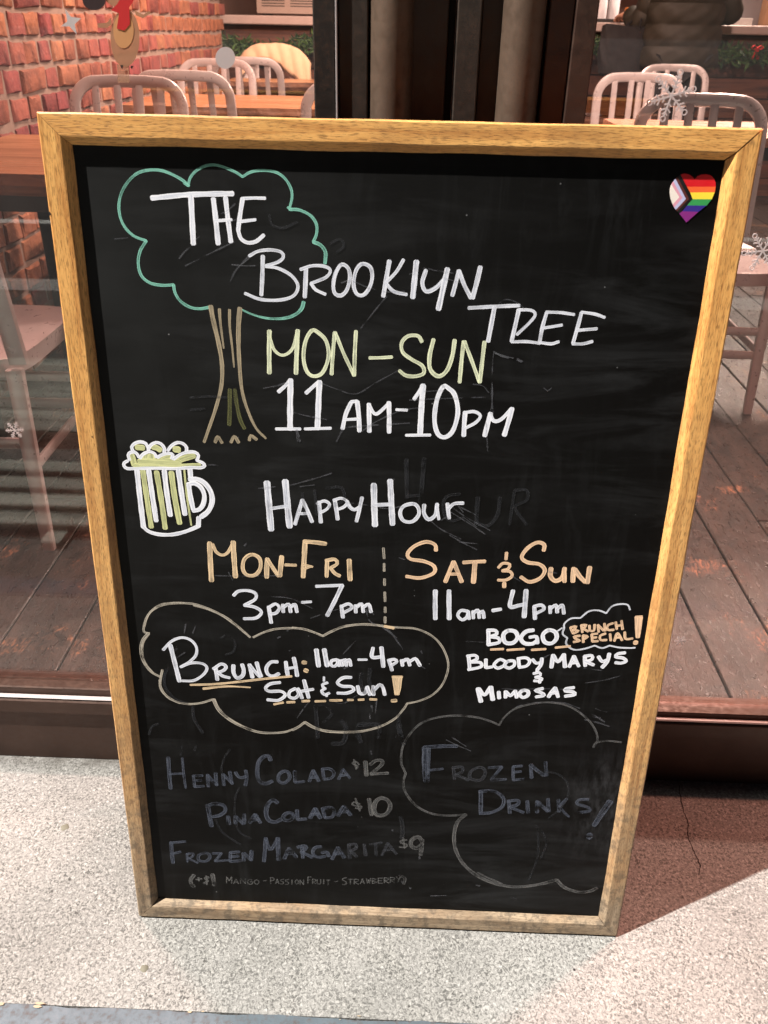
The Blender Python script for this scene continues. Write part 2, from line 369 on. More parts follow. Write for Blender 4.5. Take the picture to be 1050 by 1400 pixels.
def m_steel_dark(name, base, rust=0.25, rough=0.5):
    m, nt, b = mat(name, base, rough, 0.55)
    v = coords(nt); n = noise(nt, v, 16, 6, 0.65); n2 = noise(nt, v, 90, 4, 0.7)
    c = mix(nt, tuple(x * 0.65 for x in base), tuple(x * 1.4 for x in base), n)
    c = mix(nt, c, (0.10, 0.05, 0.028), math_(nt, 'MULTIPLY', ramp(nt, n2, [(0.5, gray(0)), (0.7, gray(1))]), rust))
    nt.links.new(c, b.inputs['Base Color'])
    nt.links.new(ramp(nt, n2, [(0.3, gray(rough - 0.12)), (0.7, gray(rough + 0.18))]), b.inputs['Roughness'])
    bump(nt, b, n2, 0.25, 0.001)
    return m

M = {}
M['pave'] = m_pavement()
M['glass'] = m_glass()
M['floor'] = m_floor()
M['brick'] = m_brick()
M['mortar'] = simple("pink_grey_mortar", (0.235, 0.170, 0.138), 0.95, var=0.35, scale=40, bmp=0.8)
M['alu'] = m_brushed("brushed_aluminium", (0.56, 0.51, 0.50), 0.30, 0.42)
M['steel'] = m_steel_dark("dark_bronze_steel", (0.046, 0.036, 0.029), 0.30, 0.5)
M['steel2'] = m_steel_dark("rough_blackened_steel", (0.024, 0.019, 0.016), 0.4, 0.6)
M['pipe'] = m_steel_dark("worn_brown_steel_tube", (0.125, 0.085, 0.060), 0.35, 0.5)
M['nosing'] = m_brushed("bright_sill_metal", (0.42, 0.38, 0.37), 0.45, 0.2)
M['base'] = m_steel_dark("brown_painted_steel", (0.062, 0.036, 0.027), 0.25, 0.42)
M['curb'] = m_steel_dark("blue_grey_curb_steel", (0.105, 0.130, 0.15), 0.5, 0.6)
M['tabletop'] = m_wood("orange_tabletop_wood", (0.20, 0.080, 0.035), (0.46, 0.22, 0.105), (1.6, 22, 22), 0.32, 0.1, 0.15)
M['tabletop_pale'] = m_wood("pale_tabletop_wood", (0.36, 0.17, 0.10), (0.60, 0.34, 0.23), (1.6, 22, 22), 0.28, 0.1, 0.1)
M['bark'] = m_wood("dark_live_edge", (0.05, 0.02, 0.01), (0.17, 0.07, 0.03), (5, 30, 30), 0.7, 0.1, 0.9)
M['barplank'] = m_wood("brown_bar_planks", (0.035, 0.013, 0.008), (0.15, 0.055, 0.028), (1.5, 14, 26), 0.55, 0.35, 0.5)
M['black'] = simple("matt_black_metal", (0.02, 0.019, 0.018), 0.6, 0.3)
M['counter'] = simple("pale_counter_stone", (0.42, 0.34, 0.31), 0.35, var=0.1)
M['plaster'] = simple("dark_red_brown_wall_paint", (0.11, 0.05, 0.035), 0.85, var=0.2, scale=8)
M['ceiling'] = simple("dark_ceiling_paint", (0.10, 0.075, 0.06), 0.9, var=0.2, scale=4)
M['deck'] = m_wood("grey_green_deck_boards", (0.16, 0.165, 0.14), (0.46, 0.465, 0.40), (1.2, 20, 20), 0.8, 0.3, 0.5)
M['asphalt'] = simple("asphalt", (0.032, 0.032, 0.034), 0.9, var=0.35, scale=60, bmp=0.6)
M['sidewalk'] = simple("grey_sidewalk_concrete", (0.10, 0.098, 0.09), 0.9, var=0.25, scale=25, bmp=0.5)

# ------------------------------------------------------------------ setting: ground outside
FY = 0.316            # front face of the shop front
FL = 0.14             # floor level inside
b = MB(); b.box(-3.2, 3.6, -0.137, FY + 0.02, -0.16, 0.0)
b.build('pavement', M['pave'], kind='structure')
b = MB(); b.box(-60, 60, -3.3, -0.21, -0.40, -0.172)
b.build('sidewalk', M['sidewalk'], kind='structure')
b = MB(); b.box(-200, 200, -200, -3.55, -0.60, -0.30); b.build('road', M['asphalt'], kind='structure')
b = MB(); b.box(-60, 60, -3.55, -3.302, -0.5, -0.166); b.build('kerb', simple('pale_granite_kerb', (0.42, 0.41, 0.39), 0.8, var=0.2), kind='structure')
b = MB(); b.box(-60, 60, -5.9, -5.75, -0.30, -0.296); b.build('road_marking', mat("white_road_paint", (0.75, 0.75, 0.72), 0.7)[0], kind='structure')
b = MB(); b.box(-200, 200, 8.3, 200, -0.6, -0.17); b.build('ground', M['asphalt'], kind='structure')
# worn steel angle capping the edge of the concrete step; chips of concrete along its top edge
r = random.Random(3)
b = MB()
xs = [-3.2 + 6.8 * i / 340 for i in range(341)]
top = [(-0.139 + 0.0012 * math.sin(x * 31) + r.uniform(-0.0012, 0.0012)) for x in xs]
vs = []
for x, y in zip(xs, top): vs += [(x, y, 0.0015), (x, -0.205, 0.0), (x, -0.212, -0.007), (x, -0.212, -0.17)]
fs = []
for i in range(340):
    for k in range(3): fs.append((i * 4 + k, i * 4 + k + 1, i * 4 + 5 + k, i * 4 + 4 + k))
b.add(vs, fs); b.build('step_edge', M['curb'], kind='structure')
b = MB()
for i in range(20):
    x = r.uniform(-0.5, 1.2); y = -0.139 + r.uniform(-0.003, 0.004); s = r.uniform(0.001, 0.0035) * (1.4 if x < 0.1 else 0.7)
    b.add([(x + s * 1.8 * math.cos(a) * r.uniform(0.6, 1.2), y + s * 0.6 * math.sin(a) * r.uniform(0.6, 1.2), 0.0032) for a in [k * math.pi / 4 for k in range(8)]], [tuple(range(8))])
b.build('step_edge_chips', simple("chipped_cream_mortar", (0.36, 0.29, 0.20), 0.9), kind='structure')
# hairline crack, gum spots and grit on the concrete
b = MB()
def ribbon_z(mb, pts, w, z):
    for (x0, y0), (x1, y1) in zip(pts, pts[1:]):
        d = Vector((x1 - x0, y1 - y0)); n = Vector((-d.y, d.x)).normalized() * w * r.uniform(0.35, 0.75)
        mb.add([(x0 - n.x, y0 - n.y, z), (x0 + n.x, y0 + n.y, z), (x1 + n.x, y1 + n.y, z), (x1 - n.x, y1 - n.y, z)], [(0, 1, 2, 3)])
cr = [on_z(x, y, 0) for x, y in [(929, 1074), (930, 1092), (934, 1108), (941, 1124), (940, 1140), (944, 1155), (952, 1172), (957, 1182), (955, 1200)]]
pts = []
for a, c in zip(cr, cr[1:]):
    for k in range(5):
        t = k / 5; pts.append((a.x * (1 - t) + c.x * t + r.uniform(-0.0012, 0.0012), a.y * (1 - t) + c.y * t + r.uniform(-0.001, 0.001)))
ribbon_z(b, pts, 0.0016, 0.0005)
b.build('pavement_crack', simple("crack_shadow_dirt", (0.02, 0.014, 0.012), 1.0), kind='structure')
gum = simple("trodden_gum", (0.135, 0.128, 0.095), 0.75, bmp=0.3)
for (px, py, s, lb) in ((89, 1131, 0.0075, 'flattened grey gum spot on the concrete left of the board'), (197, 1324, 0.006, 'flattened grey gum spot on the concrete below the board corner')):
    p = on_z(px, py, 0); b = MB()
    ang = [k * math.pi / 7 for k in range(14)]
    ou = [(s * math.cos(a) * r.uniform(0.75, 1.15), s * math.sin(a) * r.uniform(0.75, 1.15), 0.0) for a in ang]
    inn = [(x * 0.7, y * 0.7, 0.0012) for x, y, z in ou]
    b.add(ou + inn, [(k, (k + 1) % 14, 14 + (k + 1) % 14, 14 + k) for k in range(14)] + [tuple(range(14, 28))])
    b.build('gum_spot', gum, loc=(p.x, p.y, 0.0002), smooth=True, label=lb, cat='gum', group='gum spots on the concrete')
b = MB(); p = on_z(785, 1326, 0)
b.add([(0.0022 * math.cos(a) * r.uniform(.8, 1.2), 0.0019 * math.sin(a), 0.0) for a in [k * math.pi / 3 for k in range(6)]] + [(0.0012 * math.cos(a), 0.001 * math.sin(a), 0.0022) for a in [k * math.pi / 3 for k in range(6)]],
      [(k, (k + 1) % 6, 6 + (k + 1) % 6, 6 + k) for k in range(6)] + [tuple(range(6, 12))])
b.build('pebble', simple("black_grit", (0.03, 0.025, 0.025), 0.8), loc=(p.x, p.y, 0.0), label='tiny black pebble on the concrete in front of the board corner', cat='pebble')

# low slatted wooden platforms outside (seen only mirrored in the left pane)
def deck(name, x0, x1, y0, y1, z, bw, gap, label):
    t = empty(name, ((x0 + x1) / 2, (y0 + y1) / 2, -0.172), label=label, cat='platform', group='slatted platforms on the sidewalk')
    y = y0; me = None
    n = int((y1 - y0) / (bw + gap))
    mb = MB(); mb.box(-(x1 - x0) / 2, (x1 - x0) / 2, -bw / 2, bw / 2, -0.022, 0)
    me = mb.mesh('board', M['deck'], bevel=0.003)
    for i in range(n):
        link('board', me, t, (0, y0 + (i + 0.5) * (bw + gap) - (y0 + y1) / 2, z + 0.172 + r.uniform(-0.001, 0.001)))
    mb = MB(); mb.box(-0.03, 0.03, -(y1 - y0) / 2, (y1 - y0) / 2, 0, z + 0.172 - 0.0235)
    mj = mb.mesh('joist', M['deck'])
    for xx in (-(x1 - x0) / 2 + 0.1, 0, (x1 - x0) / 2 - 0.1): link('joist', mj, t, (xx, 0, 0))
deck('slatted_platform', -3.0, -0.62, -2.02, -1.26, -0.10, 0.085, 0.008, 'grey green slatted wooden platform on the sidewalk, farther from the window')
deck('slatted_platform', -3.0, -0.56, -1.10, -0.60, -0.125, 0.072, 0.042, 'open slatted wooden platform on the sidewalk, nearer the window')

# ------------------------------------------------------------------ shop front
sf = empty('shop_front', (0.43, FY + 0.02, 0.0), label='dark steel framed glass shop front behind the chalkboard', cat='shop front')
ox, oy = 0.43, FY + 0.02
def P(name, x0, x1, y0, y1, z0, z1, m, par=sf, bev=0.0015, **k):
    mb = MB(); mb.box(x0 - ox, x1 - ox, y0 - oy, y1 - oy, z0, z1); return mb.build(name, m, par, bevel=bev, **k)
ZT = 2.45
for (x0, x1) in ((-3.2, 0.2665), (0.5925, 3.6)):
    left = x0 < 0
    P('base_panel', x0, x1, FY, FY + 0.03, 0.0, 0.118, M['base'])
    P('base_trim', x0, x1, FY - 0.008, FY + 0.03, 0.1195, 0.152, M['base'], bev=0.003)
    P('sill', x0, x1, FY - 0.006, FY + 0.0035, 0.1535, 0.1575, M['nosing'], bev=0.002)
    P('glass_bead', x0, x1, FY + 0.0045, FY + 0.05, 0.1535, 0.172 if left else 0.166, M['base'], bev=0.002)
    P('window_pane', x0, x1, FY + 0.024, FY + 0.030, 0.174, ZT - 0.002, M['glass'], bev=0)
    P('header', x0, x1, FY, FY + 0.12, ZT, 3.3, M['steel2'])  # unseen beam above the panes, put in to keep the sun out
P('header', 0.268, 0.591, FY + 0.001, FY + 0.12, ZT, 3.3, M['steel2'])
# jambs, door stiles and half-round tubes between the two panes
P('jamb', 0.2680, 0.2935, FY, FY + 0.05, 0, ZT - .002, M['steel2'])
P('jamb_lip', 0.2940, 0.2962, FY - 0.003, FY + 0.03, 0, ZT - .002, M['nosing'], bev=0.0005, label='thin bright metal lip')
P('door_stile', 0.2970, 0.3315, FY + 0.002, FY + 0.05, 0, ZT - .002, M['steel'])
P('door_stile', 0.3320, 0.4235, FY + 0.008, FY + 0.05, 0, ZT - .002, M['steel'])
P('door_stile', 0.4330, 0.4610, FY + 0.004, FY + 0.05, 0, ZT - .002, M['steel'])
P('door_stile', 0.4615, 0.5365, FY + 0.016, FY + 0.05, 0, ZT - .002, M['steel'])
P('door_stile', 0.5370, 0.5655, FY + 0.004, FY + 0.05, 0, ZT - .002, M['base'])
P('jamb', 0.5660, 0.5915, FY, FY + 0.05, 0, ZT - .002, M['base'])
P('door_gap_dark', 0.4240, 0.4325, FY + 0.035, FY + 0.05, 0, ZT - .002, M['black'])  # black strip standing in for the shade inside the gap
for cx, rr in ((0.3585, 0.0255), (0.5095, 0.0245)):
    mb = MB(); n = 28
    ring = [(cx - ox + rr * math.cos(2 * math.pi * k / n), FY + 0.012 - oy + rr * math.sin(2 * math.pi * k / n)) for k in range(n)]
    mb.add([(x, y, 0.0) for x, y in ring] + [(x, y, ZT - 0.003) for x, y in ring], [(k, (k + 1) % n, n + (k + 1) % n, n + k) for k in range(n)] + [tuple(range(n))[::-1], tuple(range(n, 2 * n))])
    mb.build('half_round_tube', M['pipe'], sf, smooth=True)

# ------------------------------------------------------------------ interior shell
WX = -0.900
b = MB(); b.box(-3.2, 3.6, 0.352, 8.2, 0.05, FL - 0.018); b.build('floor', simple("subfloor", (0.02, 0.012, 0.01), 0.9), kind='structure')
floor = bpy.data.objects['floor']
meshes = {}
x = -0.955; rr_ = random.Random(11)
while x < 3.3:
    y = 0.353
    while y < 8.1:
        L = rr_.choice([1.2, 1.8, 2.4, 0.9]) if y > 0.4 else rr_.choice([0.7, 1.1, 1.6, 2.2])
        L = min(L, 8.15 - y)
        key = round(L, 2)
        if key not in meshes:
            mb = MB(); mb.box(0, 0.1365, 0, L - 0.003, -0.018, 0.0); meshes[key] = mb.mesh('floor_board', M['floor'], bevel=0.0022)
        link('floor_board', meshes[key], floor, (x, y, FL + rr_.uniform(-0.0012, 0.0012)), (0, rr_.uniform(-0.006, 0.006), 0))
        y += L
    x += 0.1405
b = MB(); b.box(-3.2, 3.75, 0.44, 8.4, 2.9, 3.1); b.build('ceiling', M['ceiling'], kind='structure')
b = MB(); b.box(-3.2, 3.75, 8.2, 8.4, -0.1, 2.895); b.build('back_wall', M['plaster'], kind='structure')
b = MB(); b.box(3.6, 3.75, 0.1, 8.195, -0.1, 2.895); b.build('side_wall', M['plaster'], kind='structure')
b = MB(); b.box(-3.2, WX - 0.13, 5.62, 8.195, -0.1, 2.895); b.build('side_wall', M['plaster'], kind='structure')
# brick wall on the left: mortar bed with individual bricks
bw = empty('brick_wall', (WX - 0.12, 3.0, FL), label='old red brick party wall with rough pink mortar on the left', cat='brick wall')
mb = MB(); mb.box(-0.10, 0.108, -2.62, 2.60, 0, 2.74); mb.build('mortar_bed', M['mortar'], bw)
def brick_mesh(L, seed):
    q = random.Random(seed); bm = bmesh.new(); bmesh.ops.create_cube(bm, size=1)
    for v in bm.verts: v.co = Vector((v.co.x * 0.06, v.co.y * L, v.co.z * 0.0675))
    bmesh.ops.subdivide_edges(bm, edges=[e for e in bm.edges if abs((e.verts[0].co - e.verts[1].co).y) > 0.02], cuts=2)
    ed = [e for e in bm.edges if e.verts[0].co.x > 0 and e.verts[1].co.x > 0 and len(e.link_faces) == 2 and any(f.normal.x < 0.5 for f in e.link_faces)]
    bm.normal_update()
    bmesh.ops.bevel(bm, geom=ed, offset=0.006, segments=1, profile=0.6, affect='EDGES')
    for v in bm.verts:
        if v.co.x > 0: v.co += Vector((q.uniform(-0.004, 0.003), q.uniform(-0.004, 0.004), q.uniform(-0.0035, 0.0035)))
    me = bpy.data.meshes.new('brick'); bm.to_mesh(me); bm.free(); me.materials.append(M['brick'])
    for p in me.polygons: p.use_smooth = True
    me.set_sharp_from_angle(angle=R_(50))
    return me
lens = [0.098, 0.108, 0.118, 0.20]
var = {L: [brick_mesh(L, 100 + i * 10 + int(L * 1000)) for i in range(4)] for L in lens}
q = random.Random(5); cand = []
CO = 0.0838
for j in range(31):
    z = FL + 0.045 + j * CO
    y = 0.40 + q.uniform(0, 0.1)
    header = (j % 3 != 1)
    while y < 5.58:
        L = q.choice(lens[:3]) if (header or q.random() < 0.45) else 0.20
        gap = q.uniform(0.012, 0.024)
        zz = z + 0.004 * math.sin(y * 2.3 + j) + q.uniform(-0.0025, 0.0025)
        cand.append((y + L / 2, zz, L)); y += L + gap
def bscore(c):
    # bricks that show largest: near and at a height one can see over the tables
    y, z, L = c
    pz = (z - CAM.z); d = math.hypot(y - CAM.y, 1.3)
    vis = 1.0 if (0.80 < z < 1.75 and y > 1.1) else (0.6 if z <= 0.8 and 0.9 < y < 2.6 else 0.05)
    return vis * L / d
cand.sort(key=bscore, reverse=True)
rest_v = MB()
for i, (y, z, L) in enumerate(cand):
    me = q.choice(var[L]); loc = (0.0865 + q.uniform(-0.003, 0.004), y - 3.0, z - FL); rot = (q.uniform(-0.02, 0.02), q.uniform(-0.03, 0.03), q.uniform(-0.03, 0.03))
    if i < 300: link('brick', me, bw, loc, rot)
    else:
        rest_v.add([(v.co.x + loc[0], v.co.y + loc[1], v.co.z + loc[2]) for v in me.vertices], [tuple(p.vertices) for p in me.polygons])
rest_v.build('bricks', M['brick'], bw, kind='stuff')

# ------------------------------------------------------------------ the chalkboard
BWD, BHT, LEAN = 0.74, 1.129, R_(7.364)
root = empty('chalkboard_sign', (0, 0, 0.003), label='oak framed black chalkboard A-frame sign with hand lettered opening hours and happy hour', cat='chalkboard')
root.rotation_euler = (-LEAN, 0, 0)
BM = Matrix.Translation((0, 0, 0.003)) @ Matrix.Rotation(-LEAN, 4, 'X'); BI = BM.inverted()
M['oak'] = m_oak(root)
M['slate'] = m_slate(root)
RD = 0.0098   # how far the black panel lies behind the face of the frame
prof = [(0.0, 0.021), (0.0, 0.0018), (0.0018, 0.0), (0.0218, 0.0), (0.0230, 0.0005), (0.0292, 0.0080), (0.0302, 0.0092), (0.0302, 0.0155)]
def rail(name, A, D, O, L, ga, gb, seed):
    """A corner, D along, O inwards (in board x,z), mitred both ends"""
    q = random.Random(seed); n = 60; mb = MB(); cum = [0]
    for (w0, d0), (w1, d1) in zip(prof, prof[1:]): cum.append(cum[-1] + math.hypot(w1 - w0, d1 - d0))
    vs, uvs = [], []; ph = q.uniform(0, 9)
    for i in range(n + 1):
        t = i / n
        for k, (w, d) in enumerate(prof):
            s0, s1 = w + ga, L - w - gb; s = s0 + (s1 - s0) * t
            wob = 0.00035 * math.sin(s * 23 + ph + k) + 0.00025 * math.sin(s * 61 + ph * 2) + q.uniform(-0.00012, 0.00012)
            if i in (0, n): wob = 0
            ww = w + (wob if k in (3, 4, 5, 6) else (wob * 0.5 if k in (1, 2) else 0)); dd = d + (wob * 0.6 if k in (2, 3, 4) else 0)
            x = A[0] + D[0] * s + O[0] * ww; z = A[1] + D[1] * s + O[1] * ww
            vs.append((x, max(dd, 0.0), z)); uvs.append((s + seed * 3.7, cum[k] + seed * 0.31))
    m_ = len(prof); fs = []
    for i in range(n):
        for k in range(m_ - 1): fs.append((i * m_ + k, i * m_ + k + 1, (i + 1) * m_ + k + 1, (i + 1) * m_ + k))
        fs.append((i * m_ + m_ - 1, i * m_, (i + 1) * m_, (i + 1) * m_ + m_ - 1))
    fs += [tuple(range(m_)), tuple(n * m_ + k for k in range(m_))[::-1]]
    mb.add(vs, fs, 0, uvs)
    return mb.build(name, M['oak'], root, smooth=False)
rail('top_rail', (0, BHT), (1, 0), (0, -1), BWD, 0.0002, 0.0014, 1)
rail('bottom_rail', (0, 0), (1, 0), (0, 1), BWD, 0.0005, 0.0005, 2)
rail('side_rail', (0, 0), (0, 1), (1, 0), BHT, 0.0005, 0.0004, 3)
rail('side_rail', (BWD, 0), (0, 1), (-1, 0), BHT, 0.0005, 0.0008, 4)
mb = MB(); mb.box(0.026, BWD - 0.026, RD, RD + 0.005, 0.026, BHT - 0.026)
panel = mb.build('chalk_panel', M['slate'], root)
for (x, z) in ((0.003, 0.003), (BWD - 0.031, 0.003), (0.003, BHT - 0.031), (BWD - 0.031, BHT - 0.031)):
    mb = MB(); mb.box(x, x + 0.028, 0.016, 0.0205, z, z + 0.028); mb.build('mitre_backing', M['black'], root)  # black backing added so the open mitre gaps look dark
for x in (0.02, BWD - 0.045):
    mb = MB(); mb.box(x, x + 0.025, 0.003, 0.018, -0.0028, 0.0008); mb.build('rubber_foot', M['black'], root)
# nail dent and knot marks on the frame
for (px, py, s) in ((68, 292, 0.0016), (126, 597, 0.0010), (60, 455, 0.0008)):
    mb = MB()
    p = BI @ on_plane(px, py, BM @ Vector((0, 0, 0)), (BM.to_3x3() @ Vector((0, 1, 0))))
    mb.add([(p.x + s * 0.6 * math.cos(a), -0.0004, p.z + s * 1.3 * math.sin(a)) for a in [k * math.pi / 4 for k in range(8)]], [tuple(range(8))])
    mb.build('nail_dent', M['black'], root)
# rear leg frame of the A-frame
def local_world(mbx, name, m, **k):
    mbx.v = [tuple(BI @ Vector(v)) for v in mbx.v]; return mbx.build(name, m, root, bevel=0.0015, **k)
yt, yb, zt = 0.176, 0.276, 1.105
for x0 in (0.004, BWD - 0.041):
    mb = MB(); mb.add([(x0, yb - .01, 0.001), (x0 + .037, yb - .01, 0.001), (x0 + .037, yb + .01, 0.001), (x0, yb + .01, 0.001), (x0, yt - .01, zt), (x0 + .037, yt - .01, zt), (x0 + .037, yt + .01, zt), (x0, yt + .01, zt)],
        [(0, 3, 2, 1), (4, 5, 6, 7), (0, 1, 5, 4), (1, 2, 6, 5), (2, 3, 7, 6), (3, 0, 4, 7)])
    local_world(mb, 'rear_leg', M['tabletop_pale'])
for z0 in (0.02, 1.06):
    f = (z0 - 0) / zt; yc = yb + (yt - yb) * f
    mb = MB(); mb.box(0.043, BWD - 0.043, yc - 0.009, yc + 0.009, z0, z0 + 0.037); local_world(mb, 'rear_rail', M['tabletop_pale'])
yc0 = yb + (yt - yb) * 0.055 / zt; yc1 = yb + (yt - yb) * 1.05 / zt
mb = MB(); mb.add([(x, y + d, z) for d in (-0.002, 0.003) for (y, z) in ((yc0, 0.058), (yc1, 1.058)) for x in (0.043, BWD - 0.043)], [(0, 1, 3, 2), (4, 6, 7, 5), (0, 4, 5, 1), (2, 3, 7, 6), (0, 2, 6, 4), (1, 5, 7, 3)])
local_world(mb, 'rear_panel', M['black'])
for x0 in (0.09, BWD - 0.13):
    mb = MB(); mb.box(x0, x0 + 0.04, 0.155, 0.178, 1.085, 1.104); local_world(mb, 'hinge', M['nosing'])

# ------------------------------------------------------------------ chalk marker writing, traced on the plane of the panel
PN = (BM.to_3x3() @ Vector((0, 1, 0))); P0 = BM @ Vector((0, RD, 0))
def bp(px, py):
    p = BI @ on_plane(px, py, P0, PN); return Vector((p.x, p.z))
VIEW = dict(A=(150, 200, 3), B=(320, 320, 3), C=(550, 370, 3), D=(260, 400, 6), E=(360, 430, 3), F=(160, 590, 7.5), G=(350, 620, 3), H=(900, 220, 10.5),
            I=(270, 730, 3.75), J=(540, 730, 3.75), K=(185, 815, 4.773), L=(400, 830, 4.773), M=(620, 815, 3.889), N=(215, 1020, 5), O=(400, 1020, 5), P=(540, 950, 3.281), X=(0, 0, 1))
def smooth(pts, step=0.0022):
    if len(pts) == 2:
        a, c = pts; n = max(2, int((c - a).length / 0.006)); return [a.lerp(c, i / n) for i in range(n + 1)]
    closed = (pts[0] - pts[-1]).length < 1e-5
    out = []; n = len(pts)
    for i in range(n - 1):
        p1, p2 = pts[i], pts[i + 1]
        p0 = pts[i - 1] if i > 0 else (pts[-2] if closed else p1 * 2 - p2)
        p3 = pts[i + 2] if i + 2 < n else (pts[1] if closed else p2 * 2 - p1)
        k = max(2, int((p2 - p1).length / step))
        for s in range(k):
            t = s / k
            out.append(0.5 * ((2 * p1) + (p2 - p0) * t + (2 * p0 - 5 * p1 + 4 * p2 - p3) * t * t + (3 * p1 - p0 - 3 * p2 + p3) * t ** 3))
    out.append(pts[-1]); return out
LAY = [0.00018]
wq = random.Random(21)
def stroke(mb, pts, w, taper=(1, 1), jag=0.05):
    pts = smooth(pts); n = len(pts); y = RD - LAY[0]; LAY[0] += 0.0000009
    L = [0]
    for a, c in zip(pts, pts[1:]): L.append(L[-1] + (c - a).length)
    vs, uvs = [], []; u0 = wq.uniform(0, 50); ph = wq.uniform(0, 9)
    def tang(i): return (pts[min(i + 1, n - 1)] - pts[max(i - 1, 0)]).normalized()
    t0 = tang(0); t1 = tang(n - 1); rows = []
    ext = w * 0.28
    rows.append((pts[0] - t0 * ext, t0, 0.55 * taper[0], -ext)); 
    for i in range(n):
        tt = L[i] / max(L[-1], 1e-6); tp = taper[0] + (taper[1] - taper[0]) * tt
        rows.append((pts[i], tang(i), tp * (1 + jag * math.sin(L[i] * 260 + ph) + wq.uniform(-jag, jag) * 0.6), L[i]))
    rows.append((pts[-1] + t1 * ext, t1, 0.55 * taper[1], L[-1] + ext))
    for p, t, k, l in rows:
        nn = Vector((-t.y, t.x)) * (w / 2 * k)
        for s in (-1, 0, 1):
            vs.append((p.x + nn.x * s, y, p.y + nn.y * s)); uvs.append((u0 + l, s))
    m_ = len(rows); fs = []
    for i in range(m_ - 1):
        for s in (0, 1): fs.append((i * 3 + s, i * 3 + s + 1, i * 3 + s + 4, i * 3 + s + 3))
    mb.add(vs, fs, 0, uvs)
def write(view, m, name, label, data, mb=None, scale_w=1.0, jag=0.05, done=True):
    mb = mb or MB(); ox_, oy_, sc = VIEW[view]; w = 4.0; tp = (1, 1)
    for ln in data.replace('\n', ';').split(';'):
        tk = ln.split(); pts = []
        for t in tk:
            if t[0] == 'w': w = float(t[1:])
            elif t[0] == 't': a, c = t[1:].split('/'); tp = (float(a), float(c))
            elif t[0].isupper(): ox_, oy_, sc = VIEW[t]
            else:
                a, c = t.split(','); pts.append((ox_ + float(a) / sc, oy_ + float(c) / sc))
        if len(pts) < 2: continue
        mx = sum(p[0] for p in pts) / len(pts); my = sum(p[1] for p in pts) / len(pts)
        s = ((bp(mx + 1, my) - bp(mx, my)).length + (bp(mx, my + 1) - bp(mx, my)).length) / 2
        q = [bp(*p) for p in pts]
        stroke(mb, q, w * s * scale_w, tp, jag)
    if not done: return mb
    return mb.build(name, m, panel, fix=False, label=label, kind='stuff' if m in (C['ghost'], C['scratch']) else None)

C = {}
C['white'] = m_chalk("white_chalk_marker", (0.86, 0.87, 0.92), 0.95, 0.35, 0.34)
C['pure'] = m_chalk("dense_white_chalk_marker", (0.90, 0.90, 0.93), 1.0, 0.3, 0.16)
C['teal'] = m_chalk("teal_chalk_marker", (0.30, 0.70, 0.54), 0.78, 0.5, 0.40)
C['tan'] = m_chalk("tan_chalk_marker", (0.42, 0.34, 0.22), 0.92, 0.3, 0.30)
C['olive'] = m_chalk("dim_olive_chalk_marker", (0.14, 0.14, 0.055), 0.75, 0.2, 0.4)
C['yellow'] = m_chalk("pale_yellow_green_chalk_marker", (0.86, 0.89, 0.60), 0.96, 0.45, 0.45)
C['foam'] = m_chalk("foam_yellow_chalk_marker", (0.74, 0.75, 0.36), 0.9, 0.2, 0.25)
C['peach'] = m_chalk("peach_chalk_marker", (0.90, 0.66, 0.40), 0.92, 0.4, 0.45)
C['peach2'] = m_chalk("deep_peach_chalk_marker", (0.95, 0.64, 0.40), 0.95, 0.3, 0.3)
C['cream'] = m_chalk("thin_cream_chalk_line", (0.62, 0.55, 0.44), 0.75, 0.4, 0.55)
C['blue'] = m_chalk("faded_blue_grey_chalk", (0.125, 0.140, 0.180), 0.56, 0.2, 0.6)
C['blue2'] = m_chalk("very_faded_grey_chalk", (0.085, 0.088, 0.10), 0.46, 0.2, 0.5)
C['grey'] = m_chalk("faded_grey_chalk", (0.20, 0.195, 0.185), 0.60, 0.2, 0.6)
C['ghost'] = m_chalk("wiped_ghost_chalk", (0.045, 0.046, 0.050), 0.50, 0.1, 0.6)
C['scratch'] = m_chalk("chalk_scratch", (0.20, 0.20, 0.215), 0.42, 0.1, 0.9)

write('A', C['teal'], 'chalk_drawing', 'teal cloud shaped crown outline of the drawn tree', """
w3.6 325,162 300,140 262,118 215,100 165,97 115,110 75,145 45,200 38,260 55,320 95,365 150,388
w3.8 150,388 125,430 117,480 130,530 165,560 215,570 262,568
262,568 268,600 290,635 330,660 370,666 408,660
w3.4 322,162 330,130 355,100 395,80 435,77 480,90 520,108 545,125
545,125 580,105 630,99 680,106 715,128 740,165 748,205 737,258
w3.8 737,258 780,262 825,285 848,320 848,360 835,392
w4.6 835,392 865,405 885,435 883,480
D w2.6 t0.7/1.9 425,140 500,175 600,205 700,215 800,205 870,175 915,130 932,75
A t1/1 w3.2 305,150 322,162; 730,250 745,262; 140,382 152,392""")
write('D', C['tan'], 'chalk_drawing', 'tan trunk and roots of the drawn tree', """
w5.2 t1.2/0.75 168,110 190,230 230,400 258,560 262,700 245,820 200,980 155,1110 115,1225
w4.2 t1.5/0.7 408,125 398,250 396,400 405,600 425,800 470,960 540,1110 620,1195
w3.6 t1.1/0.6 240,135 248,250 275,455
w3.4 323,140 325,280 345,450 360,610
w4.2 t1/1 205,1228 225,1182 262,1232; 335,1228 362,1180 398,1230; 485,1212 497,1172 545,1205""")
write('D', C['olive'], 'chalk_drawing', 'dim olive strokes in the drawn trunk', """
w5.5 325,795 325,950 320,1085; w5 365,795 385,930 410,1040 445,1115""")
write('A', C['pure'], 'chalk_lettering', 'white word THE', """
w7 172,212 330,198 505,194; w7.5 333,205 338,300 343,400
w7 425,215 435,300 445,400; w6.5 475,210 485,300 497,392; w4 430,306 500,301
w4.2 638,213 590,212 545,214; w6 545,214 532,300 527,345; w5 527,345 538,378 565,395 600,390 632,364; w4.2 530,309 598,301""")
